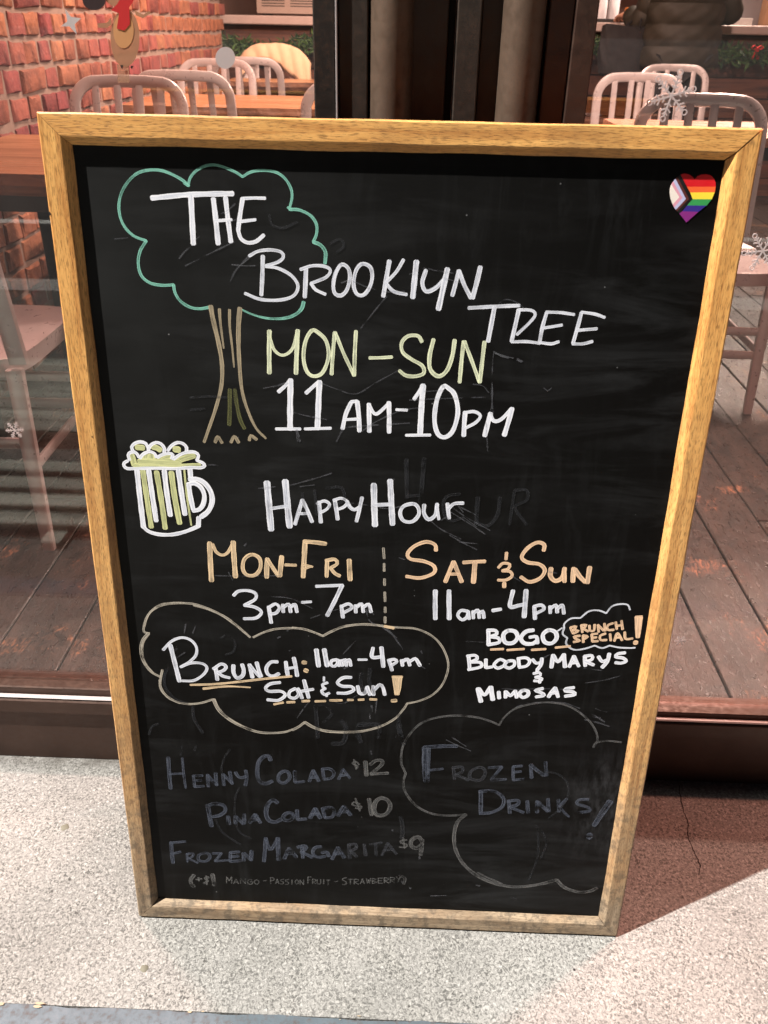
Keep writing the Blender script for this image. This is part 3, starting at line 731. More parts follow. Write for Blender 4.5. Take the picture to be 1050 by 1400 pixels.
write('A', C['white'], 'chalk_lettering', 'white word BROOKLYN with a crossed B', """
w5.5 628,450 626,530 622,610; w4.2 572,450 610,430 665,425 705,435 712,455 690,475 640,490; 640,492 690,500 745,530 772,572 755,612 700,630 620,628 555,603
w6 805,500 803,560 800,618; w4.2 782,505 830,490 880,492 905,508 890,535 845,555 825,562; 825,562 845,588 885,607
B w5 440,125 415,165 407,215 415,245 438,252 462,230 475,180 468,140 440,125
525,122 500,150 490,205 503,245 530,250 555,220 567,175 558,135 525,122
w6 637,110 625,180 612,255; w4.5 695,105 665,155 622,200; 622,200 655,235 708,248
w7.5 748,112 740,190 733,260
w5.5 787,148 772,200 788,235 825,222 862,185; w7.5 875,143 858,220 838,308
w5.5 922,150 908,205 895,252; w5.5 922,150 945,210 972,262; w6.5 1010,135 995,200 978,262""")
write('C', C['white'], 'chalk_lettering', 'white word TREE', """
w4.8 272,153 380,147 480,143; w6 378,150 365,220 352,290
w5.5 478,160 462,230 448,290; w4 478,160 530,163 545,182 520,215 470,262; w4 448,292 510,291 565,298
w5 592,172 575,230 563,292; w4 590,170 650,172 705,180; 575,236 655,223; 563,294 610,300 642,291
w5 735,172 718,235 700,298; w4 735,170 790,178 830,192; 715,245 798,238; 698,300 740,300 780,290""")
write('B', C['yellow'], 'chalk_lettering', 'pale yellow words MON-SUN', """
w6 145,397 144,480 145,570; w4 146,420 165,475 200,497 238,472 258,405; w6 261,395 257,480 254,572
w5 320,395 293,440 285,510 300,565 330,583 365,565 388,500 378,440 350,408 320,395
w5 413,403 405,490 400,575; w4.5 415,403 450,490 492,580; w5 500,398 495,490 493,580
w4.2 555,508 600,507 648,504
w4.8 770,442 755,418 715,418 688,445 692,485 730,515 772,540 778,570 745,583 705,580 678,560
w5.5 818,432 802,500 805,555 838,583 872,560 895,500 905,435
w5.2 942,440 933,520 925,608; w4.8 945,440 975,520 1007,608; w5.2 1027,442 1018,520 1008,608""")
write('E', C['pure'], 'chalk_lettering', 'white line 11AM-10PM', """
w5 62,317 90,292 112,268; w7.5 112,268 110,370 110,470; w4 52,469 152,469
w5 175,322 205,295 228,275; w7.5 230,275 226,370 222,468; w4 170,469 277,466
w5.5 325,468 338,410 360,360; w4.5 360,358 385,355; w6 385,357 392,420 394,478; w4 330,431 392,428
w6 433,367 434,420 435,480; w4.5 433,370 462,408 515,364; w6 515,360 516,420 516,483
w3.8 545,390 590,392
w5 618,347 638,318 655,288; w7.5 655,290 648,390 643,490; w4 585,495 685,494
w6 738,295 712,350 702,430 715,488 745,503 778,475 798,400 785,330 760,303 738,295
w6 828,400 824,450 822,497; w4.2 822,403 865,398 890,415 872,442 830,465
w6.5 932,405 920,450 908,497; w5 930,407 945,436 975,430 1018,386; w6.5 1020,385 1005,440 988,495""")
write('F', C['foam'], 'chalk_drawing', 'yellow green foam and stripes of the drawn beer mug', """
w8 150,240 165,290 180,345; w6 180,348 400,352 640,350 850,346; w13 300,255 305,310; w11 352,250 352,320; w9 430,285 540,250; w8 620,300 700,270 790,245
w8 200,160 270,165; w7.5 365,158 405,165 445,190; w9 590,180 635,185; w10 230,310 450,315 640,320
w6.6 265,400 300,640 352,980; w6.8 405,412 452,690 495,992; w7.2 557,417 590,660 642,940; w2.4 690,395 715,650 762,960""")
write('F', C['pure'], 'chalk_drawing', 'white outline of the drawn beer mug', """
w6.8 205,395 238,700 272,980; w5 270,975 320,1020 400,1048 500,1058 600,1050 720,1018 845,965; w6.5 835,965 838,880; w6.5 748,380 757,490
w4.4 110,300 75,320 72,350 105,378 200,378 400,375 600,378 760,368 860,370 898,350 880,322 820,295
130,290 115,245 135,215 180,210 212,238 222,262; 165,198 150,160 180,122 240,105 295,122 318,168
320,190 345,140 400,112 450,125 485,170 482,218; 520,195 560,145 620,112 680,125 714,165 710,208
235,272 270,230 330,206 385,225 402,262; 415,264 470,235 540,224 572,238 560,278; 580,282 650,235 730,210 800,212 835,245 818,295
w6.6 325,400 360,640 402,915; 485,400 510,620 547,860; 630,400 660,620 697,850
w6.6 742,488 830,490 905,535 962,620 975,720 935,815 862,875; w6 725,540 795,530 858,568 895,650 885,740 842,798 780,810; w6.4 735,545 755,680 782,800""")
write('G', C['white'], 'chalk_lettering', 'white words HAPPY HOUR', """
w8.5 45,118 53,210 62,312; w8.5 120,112 128,200 138,300; w4.5 60,226 130,215
w5 160,290 178,230 190,190; 190,190 212,235 230,280; w3.8 172,247 217,245
w5.2 258,198 262,240 266,282; w4 250,206 280,194 302,208 290,228 264,242; w5.2 323,190 330,232 335,270; w4 318,192 350,183 374,198 362,218 338,228
w4.8 373,195 386,220 404,230 424,220; 435,180 424,230 412,278
w8 483,127 485,210 488,295; w7.5 550,110 555,200 560,290; w5 490,211 555,208
w4.8 645,206 605,216 591,245 605,275 640,279 667,252 665,222 645,206
w5 690,210 689,245 708,270 735,252 743,207; w4 742,205 745,240 750,270; w5 785,205 788,235 792,266; w4.6 788,228 812,206 850,203""")
write('I', C['peach'], 'chalk_lettering', 'peach words MON-FRI', """
w6.5 62,45 66,140 72,240; w4 78,52 95,90 125,108 155,95 180,50; w6.5 183,40 188,130 195,220
w4.8 278,105 240,130 233,180 255,210 295,210 322,175 318,125 278,105
w6.2 358,127 355,175 355,222; w5 360,130 385,170 415,216; w6.2 432,115 427,165 422,215; w4.2 450,158 505,160
w6.5 552,35 547,130 542,220; w5.5 550,38 600,42 658,50; w3 540,155 590,168; 545,180 585,165
w5.2 665,135 663,180 662,218; w4.6 658,136 705,130 716,152 682,175; 682,175 705,202 730,215; w6.4 778,133 780,185 783,235""")
write('I', C['white'], 'chalk_lettering', 'white line 3pm-7pm', """
w4.2 185,315 210,293 260,290 298,305 295,335 240,365; 240,365 295,375 328,400 300,430 238,434
w4.8 365,372 372,415 378,455; w4.2 365,377 400,358 420,378 402,405 372,410; w4.6 438,362 440,400; 442,374 468,360 478,400; 478,374 500,362 510,400
w3.6 535,350 583,347; w4.2 608,268 680,265 745,262; w5.2 742,262 705,340 665,418
w4.8 738,367 742,400 746,428; w4.2 740,370 775,358 792,378 752,402; w4.6 810,365 812,402; 815,374 842,358 850,400; 852,374 878,360 890,400""")
write('I', C['cream'], 'chalk_drawing', 'dashed cream divider between the two columns', """
w3.2 953,72 957,125; 957,152 957,190; 959,230 959,262; 960,298 962,345; 962,375 962,402; 962,425 962,455""")
write('J', C['peach2'], 'chalk_lettering', 'peach words SAT & SUN', """
w4.8 210,85 205,55 160,40 100,62 65,100 80,128 150,140 200,165 198,200 130,225 58,217
w5.5 258,245 280,190 300,142; 300,142 322,195 342,245; w4 275,205 325,205; w4.8 350,146 405,142 462,140; w6.5 410,145 406,200 402,248
w4 572,95 569,130; 530,172 553,150 588,155 580,178 550,188; 550,188 590,192 600,215 570,235 528,236; w5 560,250 560,272
w5 762,85 765,55 730,43 680,72 650,118 680,145 740,155 768,185 745,225 690,245 645,220
w6 800,175 797,215 822,240 858,222 870,175; w5.4 868,175 869,245; w6 915,175 913,210 912,244; w6 922,180 945,215 975,246; w6.2 998,170 992,210 986,250""")
write('J', C['white'], 'chalk_lettering', 'white line 11am-4pm', """
w6 207,290 206,360 207,435; 277,290 277,360 278,435; w4.2 375,396 338,392 322,418 345,440 368,425 376,396; 376,396 380,436; w4.4 400,395 402,432; 402,406 425,390 432,430; 434,406 450,395 456,430
w5 500,392 543,385; w5.4 605,290 590,370 635,366 670,358; w6.2 672,288 667,360 662,425; w5.2 714,370 716,405 718,435; w4.6 712,371 750,364 764,384 725,406; 795,370 796,405; 798,382 825,364 832,402; 834,382 858,364 866,408""")
write('K', C['cream'], 'chalk_drawing', 'thin cream cloud outline around the brunch line', """
w2.8 92,242 60,235 55,200 80,130 120,85 190,55 280,45 380,50 460,75 540,110 610,150 690,215 750,268
w1.8 60,200 85,120 150,60 240,42 320,42; 380,60 470,85 560,125 640,180 745,265
w2.8 85,240 45,290 35,360 55,430 100,490 160,525; w1.6 92,245 55,300 48,370 70,440 120,500
w2.8 177,480 165,540 165,590 195,640 250,680 330,702 420,698 510,672; w1.5 155,545 165,610 215,665 290,700
w3.4 t1.4/0.8 510,672 545,740 610,800 700,850 800,885 900,892 980,885 1026,868
L w3.2 t1/1 -2,802 40,780 80,750; t1.2/0.8 80,750 140,785 220,808 340,815 460,808 580,775 670,725 720,670 748,628
w2.6 t1/1 748,628 830,610 915,570 980,500 1015,400 1005,320 960,235 890,175 800,140 700,132 620,128
w3.2 620,128 560,118 460,112 340,125 250,160 198,188; w3 -2,134 70,142 130,160 198,188
K w2.8 770,268 840,235 920,213 1010,208 1026,208""")
write('K', C['white'], 'chalk_lettering', 'white word BRUNCH with a large swash B', """
w3.6 182,350 235,295 300,270 360,285 398,330 395,385 350,430 295,462; 300,460 370,435 440,440 468,470 440,515 380,550 305,552; w5.6 228,318 258,435 288,555
w5 525,470 530,505 535,545; w4.2 510,475 560,442 592,458 578,482 540,497; 540,497 570,520 615,532; w5 640,450 642,500 665,533 698,520 708,485 697,445
w5 745,445 755,490 765,530; w4.6 745,447 780,490 815,525; w5 792,432 805,480 820,524; w4.6 928,428 885,430 855,468 865,508 900,522 938,505; w5 982,428 988,475 996,520
L w5 8,330 20,385 30,448; K w4 988,472 1055,462""")
write('L', C['white'], 'chalk_lettering', 'white line 11am-4pm after the word brunch', """
w6 155,277 162,330 170,385; 207,275 216,330 226,383; w4.2 290,342 255,350 252,378 275,385 295,365 292,342; 296,342 304,384; w4.4 318,345 325,382; 325,354 345,342 350,382; 352,354 370,342 380,382
w3.4 428,342 485,342; w4.8 525,265 520,325 590,322; w5.4 580,262 586,325 592,388; w4.6 628,342 640,380 649,412; w4.2 630,346 665,340 680,355 645,380; w4.6 712,345 718,382; 718,354 750,340 765,380; 768,352 800,335 815,352 832,382""")
write('L', C['white'], 'chalk_lettering', 'white words Sat & Sun', """
K w4.2 945,562 880,572 850,600 875,620 950,620 978,645 935,678 862,675; 1045,602 1008,622 1005,655 1040,665 1066,640 1055,605; w4.4 1060,602 1075,625 1088,666
L w5 75,477 90,535 105,590; w4.2 58,548 135,535; w2.8 205,455 205,482; w3.8 228,492 195,505 205,528 215,530; 215,530 190,545 208,570 240,560; w3 222,565 222,582
w4.4 383,458 330,460 293,492 325,515 385,518 400,540 355,560 293,560; w4.8 425,515 438,560 472,560 487,520; 487,518 505,572; w4.8 525,515 528,572; w4.4 533,538 570,505 590,525 602,572""")
write('K', C['peach'], 'chalk_drawing', 'peach underlines colon and exclamation mark', """
w3 360,578 520,573 700,555 860,537 1020,522; w2.6 t1.3/0.7 443,603 560,590 640,588 750,595; t1/1 w3.2 905,705 965,693; 990,692 1040,690
L w3.2 62,613 110,611; 148,614 215,612; 243,608 322,607; 360,605 395,605; 430,604 465,602; 505,600 548,602
w5.6 67,360 86,362; 80,410 96,416; w4.8 662,455 670,515 677,568; 705,455 696,515 686,568; w3.6 684,458 681,568; w3.4 652,455 715,454; w4.8 648,611 676,608
w4 600,124 660,136""")
write('M', C['pure'], 'chalk_lettering', 'white word BOGO', """
w5.2 185,178 186,220 186,258; w4.6 180,180 222,182 230,200 196,215; 196,215 238,222 242,245 182,258; w5.4 290,183 265,205 275,245 315,248 340,220 328,188 290,183
w5.4 425,180 385,188 358,222 378,250 420,252 438,240; w4.8 405,218 440,215 446,250; w5.4 505,180 475,205 485,243 522,250 548,222 540,190 505,180""")
write('M', C['white'], 'chalk_drawing', 'small thin cloud around the brunch special note', """
w2.2 938,72 925,45 880,42 840,55 812,90; 812,90 770,75 720,80 675,115; 675,115 625,118 590,145 588,170; 588,170 580,200 605,222; 605,222 598,250 620,275 650,285 700,278 750,262
750,262 790,275 830,262; 830,262 880,272 940,275 965,273; w1.8 545,190 578,168""")
write('M', C['peach2'], 'chalk_lettering', 'small peach words BRUNCH SPECIAL with exclamation mark', """
w3.2 622,165 628,182 636,198; 622,165 652,160 638,180; 640,180 665,184 638,198; 680,152 685,192; 680,154 706,152 690,172; 690,172 716,187; 722,155 726,182 746,182 750,150
768,152 772,190; 768,152 798,182; 802,145 806,184; 848,143 820,155 820,178 852,178; 862,137 868,175; 893,130 899,176; 866,158 896,152
672,210 640,215 655,228 672,236 638,243; 688,208 690,245; 688,208 714,214 692,228; 735,202 738,240; 735,202 765,198; 738,221 760,218; 738,240 768,238
808,198 780,210 782,232 814,232; 832,200 836,236; 855,238 872,196 896,234; 862,220 888,218; 910,190 915,226 952,224
w4.4 972,110 974,165 977,218; 998,110 990,165 982,218; 985,112 980,215; w3 968,109 1002,107; w6.2 962,246 974,246""")
write('M', C['peach2'], 'chalk_drawing', 'peach dashes under BOGO', "w3.2 198,283 265,280; 285,286 375,280; 415,285 490,280; 542,273 620,265")
write('M', C['pure'], 'chalk_lettering', 'white words BLOODY MARYS & MIMOSAS', """
w4.6 80,315 83,350 86,388; w4.2 72,318 115,314 126,332 90,350; 90,350 142,352 145,375 78,390; w4.6 172,335 172,380; w4 172,380 206,375
w4.4 230,345 215,365 235,382 268,368 278,348; 278,348 250,335 230,345; 290,345 272,368 295,382 322,368 322,345 290,345; w4.6 345,330 350,376; w4.2 340,331 385,327 405,345 388,370 348,378
420,335 440,356 466,350; w4.8 470,330 465,362 445,392; w5.4 530,312 525,345 520,378; w4.6 532,315 555,348 585,312; w5.4 586,308 589,340 593,376
w4.6 615,375 628,345 640,318; 640,318 652,345 666,372; w4 622,356 660,352; w5 698,318 699,345 700,370; w4.4 695,319 735,315 736,335 702,348; 702,348 745,365
w4.6 770,320 790,346 816,338; w5 828,305 818,345 790,378; w4.4 912,300 872,306 862,322 900,328 918,345 890,355 860,352
w3.8 445,385 442,410; 425,411 455,405 462,420 435,430; 435,430 470,438 458,450 428,449; 460,442 458,460
w5.8 130,490 137,525 146,560; w4.8 135,490 165,524 196,482; w6 198,482 203,515 209,550; w5 240,508 243,542; w5 278,505 276,538; w4.6 280,508 302,528 328,502; w5 328,502 336,538
w4.8 370,500 350,518 368,538 395,526 396,505 370,500; w4.4 475,490 435,500 465,512 482,526 438,535; w4.8 505,535 520,510 540,486; 540,486 548,510 556,535; w4 515,516 555,512; w4.6 640,485 598,492 595,503 635,508 645,522 593,531""")
write('N', C['blue'], 'chalk_lettering', 'faded words HENNY COLADA', """
w4.6 75,75 82,180 92,290; w3 172,80 180,180 195,285; 80,190 180,186; w3.6 247,200 252,240 257,277; 245,202 310,200; 250,236 302,232; 255,277 320,271
w4.4 345,195 347,235 350,275; w4 345,196 378,235 410,266; w4.4 400,185 405,265; 450,190 452,230 456,266; w4 450,192 485,225 515,256; w4.4 495,175 512,255
w4.2 535,178 552,205 575,215 608,205; 605,165 612,215 602,268; w5.2 775,95 762,68 725,72 692,115 684,185 700,238 740,256 786,238
w4.4 868,170 832,195 833,238 868,250 903,220 898,182 868,170; w4.4 940,170 943,245; w4 945,246 1005,240
O w4.4 115,240 128,200 142,165; 142,165 160,200 180,238; w3.6 122,215 170,210; w4 205,155 215,225; 200,156 255,155 284,185 262,218 215,226; w3.6 315,225 345,157; 345,157 392,217; 325,200 375,195""")
write('O', C['grey'], 'chalk_lettering', 'faded grey prices $12, $10 and $9', """
w2 455,125 430,102 410,118 445,135 438,152; 420,90 435,156; w5.4 497,105 505,200; w4.4 530,125 570,97 612,98 605,130 535,190; 535,190 652,183
w2.2 460,395 420,382 408,398 440,408 472,412 462,428 430,422; 430,355 445,400 460,442; w5.2 523,360 531,415 540,470; w5.4 600,355 565,385 558,440 585,472 640,462 668,410 645,365 600,355
w2.2 780,640 742,645 742,660 782,672 772,690 730,688; 755,622 765,696; w5.2 885,650 860,620 815,640 812,680 850,697 885,668; w5.2 888,640 882,690 876,742
N w4.6 252,880 230,910 234,940 252,960; w2.2 265,910 305,905; 282,896 285,920; w3 352,895 326,902 346,920 320,936; w2.2 335,885 340,946; w5 378,875 384,910 391,950""")
write('N', C['blue'], 'chalk_lettering', 'faded words PINA COLADA', """
w5.4 345,405 358,475 372,546; w4.6 335,411 390,393 452,404 466,438 432,470 380,481; w5.2 485,480 490,532; w4.6 535,478 535,527; w4.4 538,480 590,531; w4.6 595,465 595,528
w4.8 632,522 652,492 670,465; 670,465 688,495 706,522; w3.8 645,505 695,501; w5.4 822,386 792,368 757,398 744,455 762,503 805,517 846,500; w5 895,455 865,475 868,503 905,505 928,480 922,460 895,455
O w4.6 30,435 33,500; 35,501 92,495; w5.2 120,490 138,455 155,425; 155,425 172,458 190,490; w4 130,466 180,462; w4.2 205,425 213,455 221,486; 200,427 262,418 286,448 266,484 221,488
w5.2 312,475 332,440 350,411; 350,411 372,440 396,469; w4 330,451 380,446""")
write('N', C['blue'], 'chalk_lettering', 'faded words FROZEN MARGARITA', """
w4.6 95,656 100,725 108,796; w3.6 90,659 192,651; 100,736 160,721; w3 205,735 206,790; 200,736 245,731 240,755 210,766; 210,766 278,796; w3.8 320,730 285,745 285,778 330,786 360,762 350,735 320,730
w3.2 378,732 440,731; 440,732 395,785; 395,785 490,778; w4 500,725 498,786; 500,726 560,721; 500,756 555,750; 498,788 575,781; w4.6 590,730 592,781; w4.2 595,730 640,776; w4.6 645,715 642,779
w4.8 742,626 738,700 730,786; w4.2 743,630 762,690 782,702 825,630; w5.4 825,626 827,700 829,776; w4.8 870,767 886,730 900,696; 900,696 925,725 951,757; w4 885,736 935,730; w4.4 990,690 996,762
O w4.4 35,690 80,680 95,692 60,725; 60,722 135,758; 195,686 155,692 138,728 168,757 222,752; 200,728 235,724 248,752; w4.6 270,771 290,730 310,690; 310,690 332,725 354,761; w3.8 285,736 340,735""")
write('O', C['blue2'], 'chalk_lettering', 'rubbed letters RITA at the end of margarita', """
w4.4 385,670 388,720 391,766; w4 380,673 430,668 434,695 397,716; 397,716 440,756; w4 490,670 500,746; w3.4 530,671 610,658; 568,666 572,746; 610,746 632,700 650,661; 650,661 680,700 710,736; 625,711 690,705""")
# small line of capitals, from a single-stroke alphabet
GL = dict(M='0,1 0,0 .5,.6 1,0 1,1', A='0,1 .5,0 1,1|.2,.65 .8,.65', N='0,1 0,0 1,1 1,0', G='1,.1 .4,0 0,.5 .4,1 1,.9 1,.5 .6,.5', O='.5,0 0,.5 .5,1 1,.5 .5,0', P='0,1 0,0|0,0 .9,.1 .9,.4 0,.55',
          S='1,0 .2,.1 .1,.35 .9,.6 .8,.95 0,1', I='.5,0 .5,1', F='0,1 0,0|0,0 1,0|0,.5 .8,.45', R='0,1 0,0|0,0 .9,.1 .9,.4 0,.55|0,.55 1,1', U='0,0 0,.8 .5,1 1,.8 1,0', T='0,0 1,0|.5,0 .5,1',
          W='0,0 .25,1 .5,.3 .75,1 1,0', B='0,0 0,1|0,0 .9,.15 0,.5|0,.5 1,.75 0,1', E='0,0 0,1|0,0 1,0|0,.5 .8,.5|0,1 1,1', Y='0,0 .5,.5|1,0 .4,1')
GL['-'] = '0,.5 1,.45'
mb = MB()
def word(s, x0, x1, y0, y1, h, wpx):
    n = len(s); st = (x1 - x0) / n
    for i, ch in enumerate(s):
        if ch == ' ': continue
        bx = x0 + i * st; by = y0 + (y1 - y0) * i / n + wq.uniform(-0.5, 0.5); hh = h * (1.35 if i == 0 else 1.0)
        for part in GL[ch].split('|'):
            pts = [tuple(map(float, t.split(','))) for t in part.split()]
            pp = [bp(bx + a * st * 0.72, by + c * hh - (hh - h)) for a, c in pts]
            if ch in 'MNWAFTE' and len(pp) > 2:
                for a, c in zip(pp, pp[1:]): stroke(mb, [a, c], wpx * 0.00108)
            else: stroke(mb, pp, wpx * 0.00108)
word('MANGO', 310, 357, 1201, 1202, 6.5, 1.5); word('-', 360, 366, 1202, 1202, 6, 1.5); word('PASSION', 370, 417, 1201, 1203, 6.5, 1.5)
word('FRUIT', 421, 453, 1201, 1203, 6.5, 1.5); word('-', 457, 464, 1203, 1203, 5, 1.5); word('STRAWBERRY', 468, 550, 1202, 1198, 7, 1.6)
mb.build('chalk_lettering', C['grey'], panel, fix=False, label='tiny faded words MANGO - PASSION FRUIT - STRAWBERRY')
write('N', C['grey'], 'chalk_lettering', 'closing bracket of the flavour line', "O w3.4 748,885 768,905 760,940")
write('P', C['blue'], 'chalk_lettering', 'faded blue words FROZEN DRINKS and exclamation mark', """
w7.5 135,235 135,310 140,386; w3 155,238 152,310 150,385; w5.2 132,234 205,229 278,228; w3.4 155,337 215,330
w3.8 420,325 480,322; 480,322 430,379; 430,381 498,377; 530,320 530,380; 530,320 570,317; 530,346 565,342; 530,381 576,375; w4.6 608,312 612,371; 608,312 640,340 672,362; w4.4 675,300 679,361
w5.2 385,430 385,528; w4.4 378,432 440,430 485,460 480,500 435,525 380,531; w4.4 510,475 515,529; 505,476 550,472 550,490 515,501; 515,501 576,526; w4.6 593,475 597,527; 637,475 637,526; 640,478 686,521; 686,465 690,521
w4.2 733,468 735,523; 770,465 738,498; w3 738,498 758,525 780,545; w4 867,467 825,470 818,488 865,503 872,520 820,526; w7.5 t1.2/0.8 965,477 928,530 893,584; t1/1 w10 867,632 876,632""")
write('P', C['blue2'], 'chalk_lettering', 'very faded letters RO in frozen', """
w4 262,330 268,376; 258,326 300,322 300,345 270,356; 270,356 330,381; 370,325 338,345 340,375 385,380 405,350 395,328 370,325""")
write('P', C['grey'], 'chalk_drawing', 'faded grey cloud outline around frozen drinks', """
w2.8 467,135 430,118 370,100 280,92 190,100 120,125 70,170 35,230 28,300 48,350; w3 48,350 38,390 50,440 95,495 160,530 240,540 318,535
w4.4 318,535 280,570 265,630 275,700 310,760 370,810 450,845 540,860 640,850 725,828; w2 370,795 420,820 480,845; w4.4 725,828 760,862 820,882 870,880 905,865
w2.6 467,135 490,100 540,60 620,38 700,33 780,50 850,95 895,150 908,200 890,235; w2.4 890,232 900,215 950,205 1015,211""")
write('G', C['ghost'], 'chalk_drawing', 'wiped ghosts of earlier lettering', """
w6 617,25 618,100 620,180; w6 690,20 682,110 675,200; w4 620,175 672,170
w4 835,165 790,172 768,200 772,250 800,275 850,262; w6 910,180 905,240 903,285; w5 1000,180 990,250 950,295 905,285
w4 1060,150 1040,290; 1060,150 1110,150 1110,190 1062,220 1110,290; w4 190,160 200,260; 240,150 250,250; 290,140 350,140 360,190 300,220
L w5 150,640 158,740 165,850; w4 160,640 215,640 258,690 225,730 200,750; w6 320,740 350,790 330,880 260,890; w6 430,770 425,820 445,880; w6 430,765 560,768 565,850; w5 700,700 690,780 715,850
w5 450,430 445,500 470,560; w5 505,400 500,480 530,560
K w4 220,450 190,520 200,600 260,670 340,700; 375,720 385,800 440,890; w3 90,900 110,850 150,830; 560,270 600,255 650,300 640,360 590,380
N w2.6 500,20 460,80 440,150 450,220; 560,280 535,350 530,470 560,580 640,630; w3 400,500 440,580 520,640 570,670; w2.6 170,0 160,60; 265,0 255,30
P w2.6 640,345 720,350 770,390 775,450 740,510 690,550; 630,585 665,620 678,670 655,730; 640,600 640,720 600,830; w5 25,545 35,600 30,640; w3 520,905 548,915; w6 20,130 25,180 40,220
A w3.5 655,280 665,320 710,335 770,310; 900,400 945,380 960,410 920,440
D w3 0,860 150,850 300,860; 0,960 120,950""")
write('E', C['scratch'], 'chalk_drawing', 'fine scratches and drips on the panel', """
A w1.6 285,460 310,430 340,405; 310,490 370,460 430,430 510,392; w1.2 350,385 390,350; w1.6 455,278 485,262 515,235; w2.2 t0.4/1.4 490,565 520,505 570,455; t1/1 w1.2 480,310 520,300; 20,380 75,375; w1.4 500,485 560,490 620,488
B w1.4 440,200 480,190 540,215 620,235 700,235; 720,165 775,140 830,150 900,160; w1.2 860,180 930,200; w3 t0.7/0.3 625,255 580,310 520,385; t1/1
E w1.4 0,302 60,290 100,276; 120,400 180,415 260,430; 405,478 460,440 560,395 650,380; 315,468 380,458 600,444; w1.2 600,350 700,345 910,338; 660,315 740,310; w1.2 225,275 300,305 380,325 460,280 560,225
w2.4 t0.5/1.3 938,265 938,340 938,405; t1/1 w1.2 945,150 940,200 938,262; w2.4 948,153 975,168 1005,176; w2.6 1040,182 1062,192; w1.2 860,285 900,292 925,320; w1.4 912,440 916,500 920,560; w2 300,520 315,490 325,470; 138,470 145,495 150,520; w1.2 135,470 140,520
C w1.6 380,338 420,350 455,358; w2 472,365 488,374; w1.2 370,170 415,120 470,130 500,155; w1 580,480 595,492 612,480
G w1.4 10,142 80,135; 140,130 230,105 310,80; w1.2 180,135 240,128; w1.4 370,200 450,210 540,225 600,215; w1.2 715,275 760,310 840,350; 810,225 870,265 960,315; 800,240 880,290 940,330; 830,215 900,250
850,260 905,300; 820,205 850,240; 780,260 760,272
F w1.4 905,350 960,338 1040,348
I w1.2 90,212 250,215 430,212; w1.4 240,60 250,48; w1.2 160,195 180,235; 380,320 480,330 590,380; w1 580,430 700,390 800,370; w1.6 870,370 890,395 905,412; 865,385 880,440 920,470
J w1.4 280,5 350,45 420,80; w1.2 330,40 430,50; w1.2 20,120 50,130; w1.4 780,190 830,200; 600,215 640,240
K w1.4 320,240 330,180; 375,240 395,190; 928,272 948,262; 988,225 998,222; 1005,355 1015,350; w1.6 260,350 275,335; 270,400 325,365
L w1.2 330,305 375,255 415,215; w1.4 335,400 370,385; 820,370 865,400; 540,690 550,600; w1.8 505,690 505,725; 515,640 520,680; w1.4 585,130 650,180 720,270; 610,135 680,200; w1.2 30,720 80,650 110,615; 250,610 330,625 420,575
L w1.2 838,285 845,300; 670,850 680,835
M w1.2 10,240 90,240 180,245; w1.4 480,325 510,310; w1 700,460 800,445 885,422; w1.2 260,490 340,495 440,490 640,495; w1 690,380 760,390 850,400
M w1.2 330,590 400,565 500,565
P w1.6 820,70 860,95 920,100; 850,110 900,120 960,140; 880,80 940,120; 900,60 950,75; w1.2 230,200 280,225 340,250; 250,185 320,230; w1.4 700,30 760,35 830,60; 360,850 380,855; w1.4 20,815 35,845; w1.2 160,900 230,898
O w1.6 535,30 540,55; w1.8 680,570 686,578; w2.2 866,752 868,768; w2 725,876 735,882; w1.8 800,965 808,972; w1.6 435,685 440,692; w1.6 740,34 752,38""", jag=0.35)
# the heart sticker in the corner
cols = [("sticker_red", (0.62, 0.006, 0.012)), ("sticker_orange", (0.86, 0.13, 0.03)), ("sticker_yellow", (0.90, 0.70, 0.05)), ("sticker_green", (0.035, 0.30, 0.08)), ("sticker_blue", (0.035, 0.02, 0.22)), ("sticker_purple", (0.22, 0.02, 0.19)),
        ("sticker_black", (0.006, 0.005, 0.005)), ("sticker_brown", (0.10, 0.022, 0.018)), ("sticker_light_blue", (0.50, 0.50, 0.72)), ("sticker_pink", (0.72, 0.33, 0.42)), ("sticker_white", (0.85, 0.76, 0.68))]
polys = ["320,195 370,182 430,190 480,220 520,262 560,220 620,195 690,190 750,205 795,250 820,310 822,370 410,370", "410,370 822,370 808,450 455,452", "455,452 808,450 765,550 492,548", "492,548 765,550 690,640 412,638",
         "412,638 690,640 575,730 345,722", "345,722 575,730 400,882 300,755", "320,195 492,548 300,755 268,722 440,545 272,228", "272,228 440,545 268,722 250,700 395,545 245,255", "245,255 395,545 250,700 226,668 345,530 215,298",
         "215,298 345,530 226,668 205,625 300,520 187,338", "187,338 300,520 205,625 175,545 162,455 168,385"]
mb = MB(); hy = RD - 0.0006
for mi, s in enumerate(polys):
    pts = [bp(900 + float(a) / 10.5, 220 + float(c) / 10.5) for a, c in (t.split(',') for t in s.split())]
    n = len(pts); mb.add([(p.x, hy, p.y) for p in pts] + [(p.x, RD - 0.0001, p.y) for p in pts], [tuple(range(n))] + [(k, (k + 1) % n, n + (k + 1) % n, n + k) for k in range(n)], mi)
mb.build('heart_sticker', [simple(n_, c_, 0.5, var=0.06) for n_, c_ in cols], root, label='heart shaped rainbow pride sticker with chevron')

